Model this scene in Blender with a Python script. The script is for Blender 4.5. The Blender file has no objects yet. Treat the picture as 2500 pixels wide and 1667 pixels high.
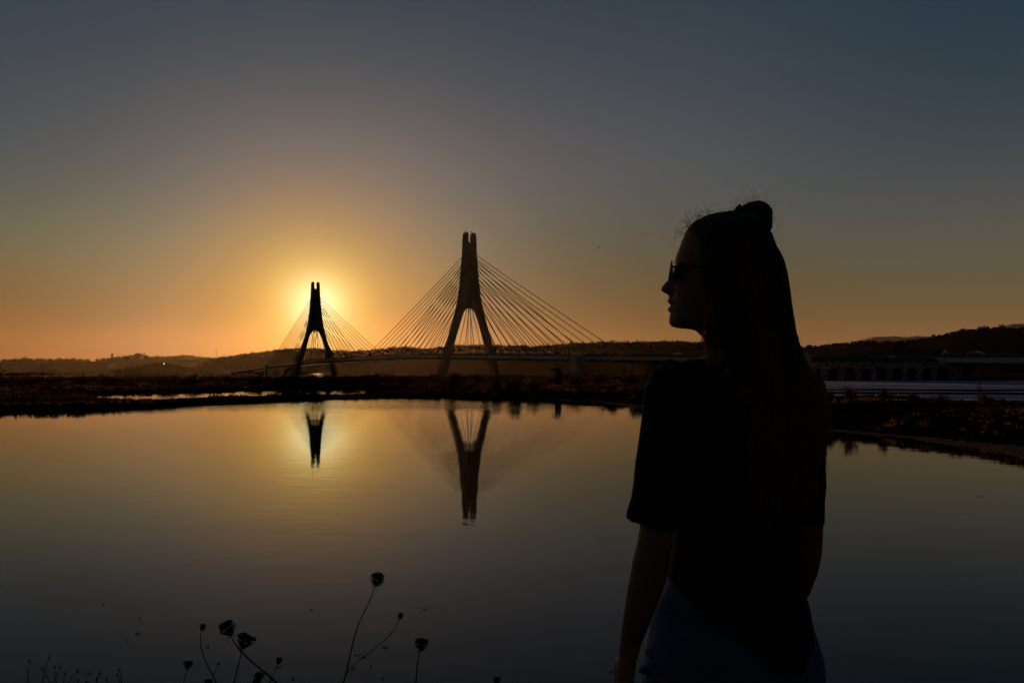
import bpy, bmesh, math, random
import numpy as np
from mathutils import Vector, Matrix
random.seed(7); rng = np.random.default_rng(11)
sc = bpy.context.scene
COL = sc.collection
HC, HZ, F = 2.6, 906.0, 2000.0          # eye height above the water, horizon row, focal length (source pixels)
def P(px, py, Y): return Vector(((px-1250)/F*Y, Y, HC-(py-HZ)/F*Y))
def G(px, Y): return ((px-1250)/F*Y, Y)
def lerp(x, xs, ys): return float(np.interp(x, xs, ys))

# ------------------------------------------------------------------ helpers
def tag(o, label=None, cat=None, group=None, kind=None):
    if label: o['label'] = label
    if cat: o['category'] = cat
    if group: o['group'] = group
    if kind: o['kind'] = kind
    return o
def empty(name, loc=(0, 0, 0), label=None, cat=None, group=None, rz=0.0):
    o = bpy.data.objects.new(name, None); COL.objects.link(o); o.location = loc; o.rotation_euler = (0, 0, rz)
    o.empty_display_size = .1
    return tag(o, label, cat, group)
def link_mesh(name, me, mat=None, parent=None, smooth=False):
    o = bpy.data.objects.new(name, me); COL.objects.link(o)
    if mat is not None:
        for m in (mat if isinstance(mat, (list, tuple)) else [mat]): me.materials.append(m)
    if parent is not None: o.parent = parent
    if smooth: me.polygons.foreach_set('use_smooth', [True]*len(me.polygons))
    return o
def np_mesh(name, V, Fc, mat=None, parent=None, smooth=False, k=None):
    V = np.asarray(V, dtype=np.float32).reshape(-1, 3); Fc = np.asarray(Fc, dtype=np.int32)
    k = Fc.shape[1]
    me = bpy.data.meshes.new(name)
    me.vertices.add(len(V)); me.vertices.foreach_set('co', V.ravel())
    me.loops.add(Fc.size); me.loops.foreach_set('vertex_index', Fc.ravel())
    me.polygons.add(len(Fc)); me.polygons.foreach_set('loop_start', np.arange(0, Fc.size, k, dtype=np.int32))
    me.update(calc_edges=True); me.validate()
    return link_mesh(name, me, mat, parent, smooth)
class MB:
    """collects pieces that become ONE mesh object"""
    def __init__(s): s.v = []; s.f = []; s.m = []
    def add(s, vs, fs, mi=0):
        b = len(s.v); s.v += [tuple(v) for v in vs]; s.f += [tuple(i+b for i in f) for f in fs]; s.m += [mi]*len(fs); return s
    def box(s, c, d, M=None, mi=0):
        x, y, z = d[0]/2, d[1]/2, d[2]/2
        vs = [Vector((a*x, b*y, e*z)) for a in (-1, 1) for b in (-1, 1) for e in (-1, 1)]
        if M is not None: vs = [M @ v for v in vs]
        vs = [v+Vector(c) for v in vs]
        return s.add(vs, [(0, 1, 3, 2), (4, 6, 7, 5), (0, 4, 5, 1), (2, 3, 7, 6), (0, 2, 6, 4), (1, 5, 7, 3)], mi)
    def rings(s, rings, cap=True, mi=0):
        n = len(rings[0]); vs = [p for r in rings for p in r]; fs = []
        for i in range(len(rings)-1):
            for j in range(n):
                a, b = i*n+j, i*n+(j+1) % n
                fs.append((a, b, b+n, a+n))
        if cap: fs.append(tuple(range(n))[::-1]); fs.append(tuple(range((len(rings)-1)*n, len(rings)*n)))
        return s.add(vs, fs, mi)
    def tube(s, pts, rad, n=8, mi=0, rad2=None, up=None, cap=True):
        pts = [Vector(p) for p in pts]
        if not hasattr(rad, '__len__'): rad = [rad]*len(pts)
        if rad2 is None: rad2 = rad
        R = []; u = Vector(up) if up is not None else None
        for i, p in enumerate(pts):
            t = (pts[min(i+1, len(pts)-1)]-pts[max(i-1, 0)]).normalized()
            if u is None: u = Vector((0, 0, 1)) if abs(t.z) < .9 else Vector((0, 1, 0))
            a = (u-t*u.dot(t))
            if a.length < 1e-6: a = t.orthogonal()
            a.normalize(); b = t.cross(a)
            R.append([p+a*math.cos(2*math.pi*j/n)*rad[i]+b*math.sin(2*math.pi*j/n)*rad2[i] for j in range(n)])
            if up is None: u = a
        return s.rings(R, cap, mi)
    def ball(s, c, r, n=10, m=6, sc=(1, 1, 1), mi=0):
        R = []
        for i in range(m+1):
            th = math.pi*i/m; th = min(max(th, .02), math.pi-.02)
            R.append([Vector(c)+Vector((r*sc[0]*math.sin(th)*math.cos(2*math.pi*j/n), r*sc[1]*math.sin(th)*math.sin(2*math.pi*j/n), r*sc[2]*math.cos(th))) for j in range(n)])
        return s.rings(R[::-1], True, mi)
    def prism(s, poly, M, d, mi=0):
        """poly (a,b) in the local xz plane, extruded d along local y, placed by M"""
        n = len(poly); vs = [M @ Vector((a, -d/2, b)) for a, b in poly]+[M @ Vector((a, d/2, b)) for a, b in poly]
        fs = [tuple(range(n)), tuple(range(2*n-1, n-1, -1))]+[(i, i+n, (i+1) % n+n, (i+1) % n) for i in range(n)]
        return s.add(vs, fs, mi)
    def build(s, name, mat, parent=None, smooth=False, tri=False):
        me = bpy.data.meshes.new(name); me.from_pydata(s.v, [], s.f)
        o = link_mesh(name, me, mat, parent, smooth)
        me.polygons.foreach_set('material_index', s.m)
        bm = bmesh.new(); bm.from_mesh(me)
        if tri: bmesh.ops.triangulate(bm, faces=[f for f in bm.faces if len(f.verts) > 4])
        bmesh.ops.recalc_face_normals(bm, faces=bm.faces); bm.to_mesh(me); bm.free()
        return o
def bake(o, mods):
    """run modifiers once and keep the result as the object's mesh"""
    for t, kw in mods:
        m = o.modifiers.new(t.lower(), t)
        for k, v in kw.items(): setattr(m, k, v)
    dg = bpy.context.evaluated_depsgraph_get(); dg.update()
    me = bpy.data.meshes.new_from_object(o.evaluated_get(dg))
    mats = [m for m in o.data.materials]
    o.modifiers.clear(); o.data = me
    me.materials.clear()
    for m in mats: me.materials.append(m)
    me.polygons.foreach_set('use_smooth', [True]*len(me.polygons))
    return o

# ------------------------------------------------------------------ materials
MATS = {}
def mat(name, col, rough=.8, metal=0., spec=.5, noise=None, bump=None, trans=0., emit=None, col2=None, coat=0, object_space=True):
    if name in MATS: return MATS[name]
    m = bpy.data.materials.new(name); m.use_nodes = True; nt = m.node_tree; N = nt.nodes; L = nt.links
    b = N['Principled BSDF']; b.inputs['Base Color'].default_value = (*col, 1); b.inputs['Roughness'].default_value = rough
    b.inputs['Metallic'].default_value = metal; b.inputs['Specular IOR Level'].default_value = spec
    if coat: b.inputs['Coat Weight'].default_value = coat
    co = None
    if noise or bump:
        tc = N.new('ShaderNodeTexCoord'); co = tc.outputs['Object']
    src = None
    if noise:
        n = N.new('ShaderNodeTexNoise'); n.inputs['Scale'].default_value = noise; n.inputs['Detail'].default_value = 5; L.new(co, n.inputs['Vector'])
        r = N.new('ShaderNodeValToRGB'); r.color_ramp.elements[0].position = .35; r.color_ramp.elements[1].position = .65
        c2 = col2 or tuple(c*.55 for c in col)
        r.color_ramp.elements[0].color = (*c2, 1); r.color_ramp.elements[1].color = (*col, 1)
        L.new(n.outputs['Fac'], r.inputs['Fac']); L.new(r.outputs['Color'], b.inputs['Base Color']); src = r.outputs['Color']
    if bump:
        n = N.new('ShaderNodeTexNoise'); n.inputs['Scale'].default_value = bump[0]; n.inputs['Detail'].default_value = 4; L.new(co, n.inputs['Vector'])
        bp = N.new('ShaderNodeBump'); bp.inputs['Distance'].default_value = bump[1]; bp.inputs['Strength'].default_value = 1
        L.new(n.outputs['Fac'], bp.inputs['Height']); L.new(bp.outputs['Normal'], b.inputs['Normal'])
    if trans:
        t = N.new('ShaderNodeBsdfTranslucent'); t.inputs['Color'].default_value = (*col, 1)
        if src: L.new(src, t.inputs['Color'])
        mx = N.new('ShaderNodeMixShader'); mx.inputs[0].default_value = trans
        L.new(b.outputs[0], mx.inputs[1]); L.new(t.outputs[0], mx.inputs[2]); L.new(mx.outputs[0], N['Material Output'].inputs['Surface'])
    if emit:
        b.inputs['Emission Color'].default_value = (*emit[0], 1); b.inputs['Emission Strength'].default_value = emit[1]
    MATS[name] = m; return m
M_conc = mat('pylon_concrete', (.15, .145, .14), .9, noise=.25, col2=(.10, .095, .09), bump=(3, .02))
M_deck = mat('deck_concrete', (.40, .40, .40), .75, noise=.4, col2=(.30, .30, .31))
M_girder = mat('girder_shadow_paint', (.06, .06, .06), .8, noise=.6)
M_asph = mat('asphalt', (.05, .05, .05), .9, noise=2.)
M_cable = mat('cable_sheath', (.045, .03, .018), .8, spec=.1)
M_sleeve = mat('cable_sleeve', (.12, .11, .10), .7, spec=.2)
M_pipe = mat('glint_pipe_metal', (.75, .7, .62), .12, metal=.9)  # shiny metal for the added pipes that mirror the low sun
M_rail = mat('dark_railing', (.035, .035, .038), .6)
M_wood = mat('weathered_timber', (.014, .011, .009), 1., noise=6., bump=(20, .01), spec=0)
M_steel = mat('dark_steel', (.012, .012, .013), .8, spec=.1)
M_stone = mat('rubble_stone', (.30, .29, .29), .95, noise=1.6, col2=(.05, .045, .045), bump=(2.5, .12))
M_clay = mat('clay_plaster', (.62, .30, .14), .9, noise=1.1, col2=(.5, .22, .10), bump=(3, .04))
M_roofv = mat('overgrown_roof', (.045, .035, .02), .95, noise=1.2, col2=(.025, .022, .014), bump=(3, .1))
M_white = mat('whitewash', (.45, .43, .40), .8, noise=.3, col2=(.36, .35, .33))
M_tile = mat('roof_tile', (.32, .16, .09), .85, noise=1.)
M_glass = mat('dark_glass', (.01, .012, .015), .06, spec=.8)
M_bark = mat('bark', (.05, .035, .025), .95, noise=5., bump=(9, .02))
M_leaf = mat('tree_leaf', (.016, .018, .008), .95, trans=.12, noise=.2, col2=(.010, .012, .006), spec=.05)
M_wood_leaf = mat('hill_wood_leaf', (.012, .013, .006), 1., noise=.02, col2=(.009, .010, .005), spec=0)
M_scrub = mat('marsh_scrub_leaf', (.026, .016, .008), .95, trans=.25, noise=.12, col2=(.008, .006, .004), spec=.05)
M_grass = mat('dry_grass', (.12, .062, .025), .9, trans=.32, noise=.15, col2=(.03, .017, .009), spec=.1)
M_bush = mat('bush_leaf', (.04, .02, .009), .9, trans=.3, noise=1.5, col2=(.016, .010, .006), spec=.1)
M_dry = mat('dried_umbel', (.035, .026, .018), .9, trans=.15)
M_dryl = mat('dried_umbel_pale', (.09, .07, .04), .9, trans=.25)
M_float = mat('floating_debris', (.30, .22, .13), .7)
M_rubber = mat('tyre_rubber', (.02, .02, .02), .8)

def socket_chain(): pass
# ------------------------------------------------------------------ camera
cam = bpy.data.cameras.new('camera'); co = bpy.data.objects.new('camera', cam); COL.objects.link(co)
co.location = (0, 0, HC); co.rotation_euler = (math.radians(90), 0, 0)
cam.sensor_width = 36; cam.lens = F/2500*36; cam.shift_y = (HZ-833.5)/2500; cam.clip_start = .05; cam.clip_end = 40000
sc.camera = co
sc.render.resolution_x, sc.render.resolution_y = 1024, 682
sc.view_settings.view_transform = 'Standard'; sc.view_settings.look = 'None'; sc.view_settings.exposure = 0; sc.view_settings.gamma = 1
sc.cycles.use_denoising = True
sc.cycles.max_bounces = 6; sc.cycles.volume_bounces = 1; sc.cycles.transparent_max_bounces = 8
sc.cycles.sample_clamp_indirect = 3

# ------------------------------------------------------------------ sun and sky
SUNPX, SUNPY = 773.8, 745.0
sd = Vector(((SUNPX-1250)/F, 1, (HZ-SUNPY)/F)).normalized()
SUN_EL = math.asin(sd.z); SUN_AZ = math.atan2(sd.x, sd.y)
sl = bpy.data.lights.new('sun', 'SUN'); so = bpy.data.objects.new('sun', sl); COL.objects.link(so)
sl.energy = 4.5; sl.angle = math.radians(.53); sl.color = (1, .50, .20)
so.rotation_euler = (-sd).to_track_quat('-Z', 'Y').to_euler(); so.location = (0, 0, 50)
W = bpy.data.worlds.new('World'); sc.world = W; W.use_nodes = True
nt = W.node_tree; N = nt.nodes; L = nt.links
bg = N['Background']
def math_n(op, a, b=None, clamp=False):
    n = N.new('ShaderNodeMath'); n.operation = op; n.use_clamp = clamp
    for i, v in enumerate((a, b)):
        if v is None: continue
        if hasattr(v, 'node'): L.new(v, n.inputs[i])
        else: n.inputs[i].default_value = v
    return n.outputs[0]
tc = N.new('ShaderNodeTexCoord'); nrm = N.new('ShaderNodeVectorMath'); nrm.operation = 'NORMALIZE'; L.new(tc.outputs['Generated'], nrm.inputs[0])
sep = N.new('ShaderNodeSeparateXYZ'); L.new(nrm.outputs[0], sep.inputs[0])
DEG = 180/math.pi
elev = math_n('MULTIPLY', math_n('ARCSINE', sep.outputs['Z']), DEG)
dot = N.new('ShaderNodeVectorMath'); dot.operation = 'DOT_PRODUCT'; L.new(nrm.outputs[0], dot.inputs[0]); dot.inputs[1].default_value = sd
theta = math_n('MULTIPLY', math_n('ARCCOSINE', math_n('MINIMUM', dot.outputs['Value'], .9999999)), DEG)
az = math_n('MULTIPLY', math_n('ARCTAN2', sep.outputs['X'], sep.outputs['Y']), DEG)
def ramp(fac, stops, span, scale=1.0):
    r = N.new('ShaderNodeValToRGB'); cr = r.color_ramp; cr.interpolation = 'B_SPLINE'
    while len(cr.elements) < len(stops): cr.elements.new(.5)
    for e, (x, c) in zip(cr.elements, stops): e.position = min(1, x/span)
    for e, (x, c) in zip(cr.elements, stops): e.color = (*[v*scale for v in c], 1)
    L.new(math_n('DIVIDE', fac, span, True), r.inputs['Fac']); return r.outputs['Color']
LEFT = [(0, (.225, .056, .006)), (3, (.125, .058, .012)), (5.8, (.13, .10, .036)), (8.6, (.09, .107, .066)), (11.3, (.060, .079, .075)), (14, (.045, .067, .081)), (17.8, (.033, .053, .068)), (20.4, (.025, .047, .068)), (24, (.021, .044, .062)), (40, (.014, .032, .05)), (60, (.011, .026, .043)), (90, (.010, .022, .038))]
MID = [(0, (.22, .085, .022)), (3, (.13, .066, .018)), (6, (.09, .071, .029)), (8.7, (.075, .078, .052)), (11.3, (.073, .083, .076)), (14.6, (.069, .077, .086)), (18.4, (.048, .063, .078)), (24, (.026, .045, .064)), (40, (.014, .032, .05)), (60, (.011, .026, .043)), (90, (.010, .022, .038))]
RIGHT = [(0, (.225, .115, .046)), (2.6, (.19, .10, .042)), (3.4, (.155, .092, .038)), (5, (.118, .092, .044)), (7.4, (.098, .092, .063)), (10.3, (.078, .077, .077)), (13.5, (.044, .062, .068)), (17, (.03, .048, .063)), (21, (.020, .040, .058)), (40, (.014, .031, .05)), (60, (.012, .026, .043)), (90, (.010, .022, .038))]
GLOW = [(0, (1.5, 1.25, .75)), (1.0, (1.02, .84, .38)), (2.2, (.63, .43, .12)), (3.2, (.45, .265, .06)), (4.4, (.31, .17, .043)), (6.2, (.19, .10, .035)), (8.9, (.09, .066, .044)), (11.6, (.045, .045, .042)), (14.5, (.024, .027, .026)), (17.5, (.012, .015, .016)), (21, (.005, .008, .012)), (28, (0, .002, .004)), (45, (0, 0, 0)), (60, (0, 0, 0))]
def addc(a, b):
    n = N.new('ShaderNodeVectorMath'); n.operation = 'ADD'; L.new(a, n.inputs[0]); L.new(b, n.inputs[1]); return n.outputs[0]
def mulc(a, f):
    n = N.new('ShaderNodeVectorMath'); n.operation = 'SCALE'; L.new(a, n.inputs[0])
    if hasattr(f, 'node'): L.new(f, n.inputs['Scale'])
    else: n.inputs['Scale'].default_value = f
    return n.outputs[0]
def mapr(v, a, b):
    m_ = N.new('ShaderNodeMapRange'); m_.interpolation_type = 'SMOOTHSTEP'; L.new(v, m_.inputs['Value']); m_.inputs['From Min'].default_value = a; m_.inputs['From Max'].default_value = b; return m_.outputs[0]
def mixc(f, a, b):
    m_ = N.new('ShaderNodeMix'); m_.data_type = 'RGBA'; L.new(f, m_.inputs[0]); L.new(a, m_.inputs[6]); L.new(b, m_.inputs[7]); return m_.outputs[2]
epos = math_n('MAXIMUM', elev, 0)
base = mixc(mapr(az, 32, 8), ramp(epos, RIGHT, 90), ramp(epos, MID, 90))
base = mixc(mapr(az, 6, -28), base, ramp(epos, LEFT, 90))
# the sky darkens away from the sunset side
back = N.new('ShaderNodeMapRange'); back.interpolation_type = 'SMOOTHSTEP'; L.new(theta, back.inputs['Value'])
back.inputs['From Min'].default_value = 42; back.inputs['From Max'].default_value = 110; back.inputs['To Min'].default_value = 1; back.inputs['To Max'].default_value = .4
base = mulc(base, back.outputs[0])
tot = addc(base, mulc(ramp(math_n('DIVIDE', theta, 1.0), GLOW, 60), 1.0))
disc = N.new('ShaderNodeMapRange'); L.new(theta, disc.inputs['Value'])
disc.inputs['From Min'].default_value = .30; disc.inputs['From Max'].default_value = .24; disc.inputs['To Min'].default_value = 0; disc.inputs['To Max'].default_value = 7
dcol = N.new('ShaderNodeRGB'); dcol.outputs[0].default_value = (1, .8, .45, 1)
tot = addc(tot, mulc(dcol.outputs[0], disc.outputs[0]))
sky = N.new('ShaderNodeTexSky'); sky.sky_type = 'NISHITA'; sky.sun_disc = False; sky.sun_elevation = SUN_EL; sky.sun_rotation = SUN_AZ
sky.air_density = 1.2; sky.dust_density = 2.5
tot = addc(tot, mulc(sky.outputs['Color'], .0004))
L.new(tot, bg.inputs['Color']); bg.inputs['Strength'].default_value = 1.0

# ------------------------------------------------------------------ the ground, one sheet out to the horizon
def sdist(X, Y, poly):
    p = np.array(poly, float); q = np.roll(p, -1, 0); d2 = np.full(X.shape, 1e18); ins = np.zeros(X.shape, bool)
    for (ax, ay), (bx, by) in zip(p, q):
        ex, ey = bx-ax, by-ay; t = np.clip(((X-ax)*ex+(Y-ay)*ey)/(ex*ex+ey*ey), 0, 1)
        d2 = np.minimum(d2, (X-ax-t*ex)**2+(Y-ay-t*ey)**2)
        c = ((ay > Y) != (by > Y)) & (X < (bx-ax)*(Y-ay)/(by-ay+1e-12)+ax); ins ^= c
    return np.where(ins, -1, 1)*np.sqrt(d2)
def vnoise(X, Y, s, seed):
    X = X*s+seed*17.3; Y = Y*s+seed*9.1
    xi = np.floor(X); yi = np.floor(Y); fx = X-xi; fy = Y-yi; fx = fx*fx*(3-2*fx); fy = fy*fy*(3-2*fy)
    h = lambda a, b: np.modf(np.abs(np.sin(a*127.1+b*311.7+seed*3.3)*43758.5453))[0]
    return (h(xi, yi)*(1-fx)+h(xi+1, yi)*fx)*(1-fy)+(h(xi, yi+1)*(1-fx)+h(xi+1, yi+1)*fx)*fy-.5
BAS1 = [(-140, 6), (-30, 5.6), (0, 5.5), (9, 5.7), (13, 8), (13, 14), (14, 19), (15.3, 24.5), (15.2, 32), (13.5, 35.6), (11.5, 46), (9.1, 57), (6.3, 70), (1.9, 74.5), (-5, 78), (-10, 80), (-16.6, 74), (-21, 64.5), (-25, 56), (-26.3, 54), (-32.5, 51.5), (-60, 48), (-140, 45)]
BAS2 = [G(240, 75), G(350, 69), G(600, 77), G(800, 85), G(965, 95), G(965, 122), G(800, 118), G(600, 112), G(350, 97), G(240, 90)]
PAN = [G(1860, 68), G(2050, 64), G(2250, 58), G(2500, 49), G(2900, 44), G(2900, 180), G(1900, 184)]
RIV = [(-250, 330), (-120, 300), (20, 310), (60, 420), (60, 600), (-60, 800), (-260, 1020), (-520, 1020), (-330, 600)]
sm = lambda t: (lambda u: u*u*(3-2*u))(np.clip(t, 0, 1))
def height(X, Y, full=False):
    X = np.asarray(X, float); Y = np.asarray(Y, float); Ys = np.maximum(Y, .5); px = 1250+F*X/Ys
    nz = vnoise(X, Y, .35, 1)*1.6+vnoise(X, Y, 1.3, 2)*.5
    d1 = sdist(X, Y, BAS1); near = (Y < 14) & (d1 < 40)
    far_n = np.where(near, .25, 1)
    d1n = d1+nz*far_n*.7
    Hb = np.interp(px, [0, 350, 900, 1300, 1600, 1900, 2200, 2500], [.36, .31, .33, .62, .7, .85, .95, 1.0]); Hb = np.where(near, 1.25, Hb)
    bw = np.interp(px, [1300, 1430, 1600, 2000, 2200, 2500], [0, 1.4, 1.0, .5, .8, 1.5]); bw = np.where(near, 0, bw)
    sl_ = np.where(near, 2.6, 3.5)
    f1 = np.where(d1n < 0, np.maximum(-.7, d1n*.22), np.minimum(d1n, bw)*.02+Hb*sm((d1n-bw)/sl_))
    d2 = sdist(X, Y, BAS2)+nz*.8; f2 = np.where(d2 < 0, np.maximum(-.5, d2*.2), .45*sm(d2/3)+10*sm((d2-6)/60))
    d3 = sdist(X, Y, PAN)+nz*.4; f3 = np.where(d3 < 0, .3+0*d3, .3+.5*sm(d3/2)+10*sm((d3-8)/60))
    d4 = sdist(X, Y, RIV)+nz*6; f4 = np.where(d4 < 0, np.maximum(-2, d4*.06), .6*sm(d4/25)+10*sm((d4-40)/200))
    f1 = f1+.35*sm((Y-90)/120)
    z = np.minimum(np.minimum(f1, f2), np.minimum(f3, f4))
    dry = z > .12
    z = z+np.where(dry & ~near, vnoise(X, Y, .22, 5)*.22+vnoise(X, Y, .9, 6)*.10, 0)+np.where(dry & near, vnoise(X, Y, 1.1, 8)*.04, 0)
    sand_haze = ((d1n > -.6) & (d1n < bw+.25) & (bw > .3)).astype(float)
    return (z, sand_haze) if full else z
ang = np.radians(np.concatenate([np.arange(-40, 40, .16), np.arange(40, 320, 2.5)]))
rad = [0.0, .6]
while rad[-1] < 14000:
    r = rad[-1]; rad.append(r+max(.25, r*(.011 if 16 < r < 130 else (.03 if r < 700 else .07))))
rad = np.array(rad[1:])
A, R = np.meshgrid(ang, rad); GX, GY = R*np.sin(A), R*np.cos(A)
GZ, SAND_HAZE = height(GX, GY, True); SAND_HAZE = np.maximum(SAND_HAZE, .12*sm((R-170)/120))  # besides shore sand, paints far ground paler to stand in for haze
n, m = A.shape
V = np.stack([GX, GY, GZ], -1).reshape(-1, 3); V = np.vstack([V, [[0, 0, float(height(0., 0.))]]])
i, j = np.meshgrid(np.arange(n-1), np.arange(m), indexing='ij'); jn = (j+1) % m
Q = np.stack([i*m+j, i*m+jn, (i+1)*m+jn, (i+1)*m+j], -1).reshape(-1, 4)
c0 = np.stack([np.full(m, n*m), (np.arange(m)+1) % m, np.arange(m), np.arange(m)], -1)
ground = np_mesh('ground', V, Q[:, ::-1])
bm = bmesh.new(); bm.from_mesh(ground.data); bm.verts.ensure_lookup_table()
for a in range(m):
    bm.faces.new((bm.verts[n*m], bm.verts[(a+1) % m], bm.verts[a]))
bmesh.ops.recalc_face_normals(bm, faces=bm.faces); bm.to_mesh(ground.data); bm.free()
if ground.data.polygons[100].normal.z < 0: ground.data.flip_normals()
at = ground.data.attributes.new('sand_haze', 'FLOAT', 'POINT'); at.data.foreach_set('value', np.append(SAND_HAZE.ravel(), 0).astype(np.float32))
ground.data.polygons.foreach_set('use_smooth', [True]*len(ground.data.polygons))
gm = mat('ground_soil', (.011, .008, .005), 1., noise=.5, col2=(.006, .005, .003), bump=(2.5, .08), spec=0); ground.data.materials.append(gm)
nt2 = gm.node_tree; bs = nt2.nodes['Principled BSDF']; lk = bs.inputs['Base Color'].links[0].from_socket
an = nt2.nodes.new('ShaderNodeAttribute'); an.attribute_name = 'sand_haze'; mx = nt2.nodes.new('ShaderNodeMix'); mx.data_type = 'RGBA'
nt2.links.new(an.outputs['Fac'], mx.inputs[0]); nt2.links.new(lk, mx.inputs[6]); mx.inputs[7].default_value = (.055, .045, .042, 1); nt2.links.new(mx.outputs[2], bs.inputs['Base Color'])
tag(ground, kind='structure')

# ------------------------------------------------------------------ water
def water_mat():
    m = bpy.data.materials.new('still_water'); m.use_nodes = True; nt = m.node_tree; N = nt.nodes; L = nt.links
    b = N['Principled BSDF']; b.inputs['Base Color'].default_value = (.006, .008, .009, 1); b.inputs['Roughness'].default_value = .015; b.inputs['IOR'].default_value = 1.333
    tc = N.new('ShaderNodeTexCoord'); sp = N.new('ShaderNodeSeparateXYZ'); L.new(tc.outputs['Object'], sp.inputs[0])
    def noise(scale, det, stretch):
        mp = N.new('ShaderNodeMapping'); mp.inputs['Scale'].default_value = stretch; L.new(tc.outputs['Object'], mp.inputs['Vector'])
        t = N.new('ShaderNodeTexNoise'); t.inputs['Scale'].default_value = scale; t.inputs['Detail'].default_value = det; L.new(mp.outputs[0], t.inputs['Vector']); return t.outputs['Fac']
    def mul(a, v):
        n = N.new('ShaderNodeMath'); n.operation = 'MULTIPLY'; L.new(a, n.inputs[0])
        if hasattr(v, 'node'): L.new(v, n.inputs[1])
        else: n.inputs[1].default_value = v
        return n.outputs[0]
    def add(a, b_):
        n = N.new('ShaderNodeMath'); n.operation = 'ADD'; L.new(a, n.inputs[0]); L.new(b_, n.inputs[1]); return n.outputs[0]
    big = noise(.35, 2, (.5, 1, 1)); fine = noise(2.6, 3, (.55, 1, 1)); tiny = noise(9, 2, (.6, 1, 1))
    # breeze: patches of livelier ripple, stronger towards the far shore
    mr = N.new('ShaderNodeMapRange'); mr.interpolation_type = 'SMOOTHSTEP'; L.new(sp.outputs['Y'], mr.inputs['Value'])
    mr.inputs['From Min'].default_value = 46; mr.inputs['From Max'].default_value = 62; mr.inputs['To Min'].default_value = 0; mr.inputs['To Max'].default_value = 1
    mx_ = N.new('ShaderNodeMapRange'); mx_.interpolation_type = 'SMOOTHSTEP'; L.new(sp.outputs['X'], mx_.inputs['Value'])
    mx_.inputs['From Min'].default_value = 6; mx_.inputs['From Max'].default_value = -2; mx_.inputs['To Min'].default_value = 0; mx_.inputs['To Max'].default_value = 1
    patch = noise(.08, 2, (.35, 1, 1)); pr = N.new('ShaderNodeMapRange'); L.new(patch, pr.inputs['Value']); pr.inputs['From Min'].default_value = .35; pr.inputs['From Max'].default_value = .6; pr.inputs['To Min'].default_value = .35; pr.inputs['To Max'].default_value = 1
    fa = N.new('ShaderNodeMapRange'); L.new(sp.outputs['Y'], fa.inputs['Value']); fa.inputs['From Min'].default_value = 82; fa.inputs['From Max'].default_value = 72
    br = mul(mul(mul(mr.outputs[0], mx_.outputs[0]), pr.outputs[0]), fa.outputs[0])
    h = add(add(mul(big, .006), mul(fine, .0023)), add(mul(tiny, .00025), mul(mul(fine, br), .022)))
    bp = N.new('ShaderNodeBump'); bp.inputs['Strength'].default_value = 1; bp.inputs['Distance'].default_value = 1; L.new(h, bp.inputs['Height']); L.new(bp.outputs['Normal'], b.inputs['Normal'])
    return m
M_water = water_mat()
water = MB().add([(-1200, 5, 0), (300, 5, 0), (300, 1080, 0), (-1200, 1080, 0)], [(0, 1, 2, 3)]).build('water', M_water)
tag(water, kind='structure')
def pan_mat():
    m = mat('salt_brine', (.30, .30, .36), .8, spec=0)
    nt = m.node_tree; N = nt.nodes; L = nt.links; b = N['Principled BSDF']
    tc = N.new('ShaderNodeTexCoord'); mp = N.new('ShaderNodeMapping'); mp.inputs['Scale'].default_value = (.02, .14, 1); L.new(tc.outputs['Object'], mp.inputs['Vector'])
    t = N.new('ShaderNodeTexNoise'); t.inputs['Scale'].default_value = 1; t.inputs['Detail'].default_value = 5; L.new(mp.outputs[0], t.inputs['Vector'])
    r = N.new('ShaderNodeValToRGB'); e = r.color_ramp.elements; e[0].position = .36; e[0].color = (.09, .18, .34, 1); e[1].position = .6; e[1].color = (.50, .44, .52, 1)
    x = r.color_ramp.elements.new(.48); x.color = (.20, .26, .40, 1)
    L.new(t.outputs['Fac'], r.inputs['Fac']); L.new(r.outputs['Color'], b.inputs['Base Color']); return m
pp = [(x, y, .53) for x, y in PAN]
pan = MB().add(pp, [tuple(range(len(pp)))]).build('salt_pan', pan_mat()); tag(pan, kind='structure')

# ------------------------------------------------------------------ hills (crest rows traced from bearings, set at their own distance)
def ridge(name, pts, D, front, back, mt, seed, ground_z=.5, rows=26, step=6):
    pxs = np.arange(pts[0][0], pts[-1][0]+1, step); tops = np.interp(pxs, [p[0] for p in pts], [p[1] for p in pts])
    Dv = np.interp(pxs, [d[0] for d in D], [d[1] for d in D]) if hasattr(D, '__len__') else np.full(len(pxs), float(D))
    V = []; t = np.linspace(-1, 1, rows)
    for a, (px, py, d) in enumerate(zip(pxs, tops, Dv)):
        zc = HC+(HZ-py)*d/F
        for b in t:
            dist = d+(front*b if b < 0 else back*b)
            prof = .5*(1+math.cos(math.pi*b))
            if b < 0: prof = prof**.8
            x, y = (px-1250)/F*dist, dist
            nz = float(vnoise(np.array(x), np.array(y), 1/55, seed))*.25+float(vnoise(np.array(x), np.array(y), 1/20, seed+1))*.10
            z = ground_z*.0-2+(zc+2)*prof*(1+nz*(1-prof)*1.2)
            V.append((x, y, z))
    n, m = len(pxs), rows; i, j = np.meshgrid(np.arange(n-1), np.arange(m-1), indexing='ij')
    Q = np.stack([i*m+j, (i+1)*m+j, (i+1)*m+j+1, i*m+j+1], -1).reshape(-1, 4)
    o = np_mesh(name, V, Q, mt, None, True); tag(o, kind='structure')
    Va = np.array(V).reshape(n, m, 3)
    return Va
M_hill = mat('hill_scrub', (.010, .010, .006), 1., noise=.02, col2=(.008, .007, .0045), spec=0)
M_mount = mat('hazy_mountain_rock', (.2, .17, .14), .95, noise=.002)  # rock colour lightened to stand in for distance haze
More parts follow.
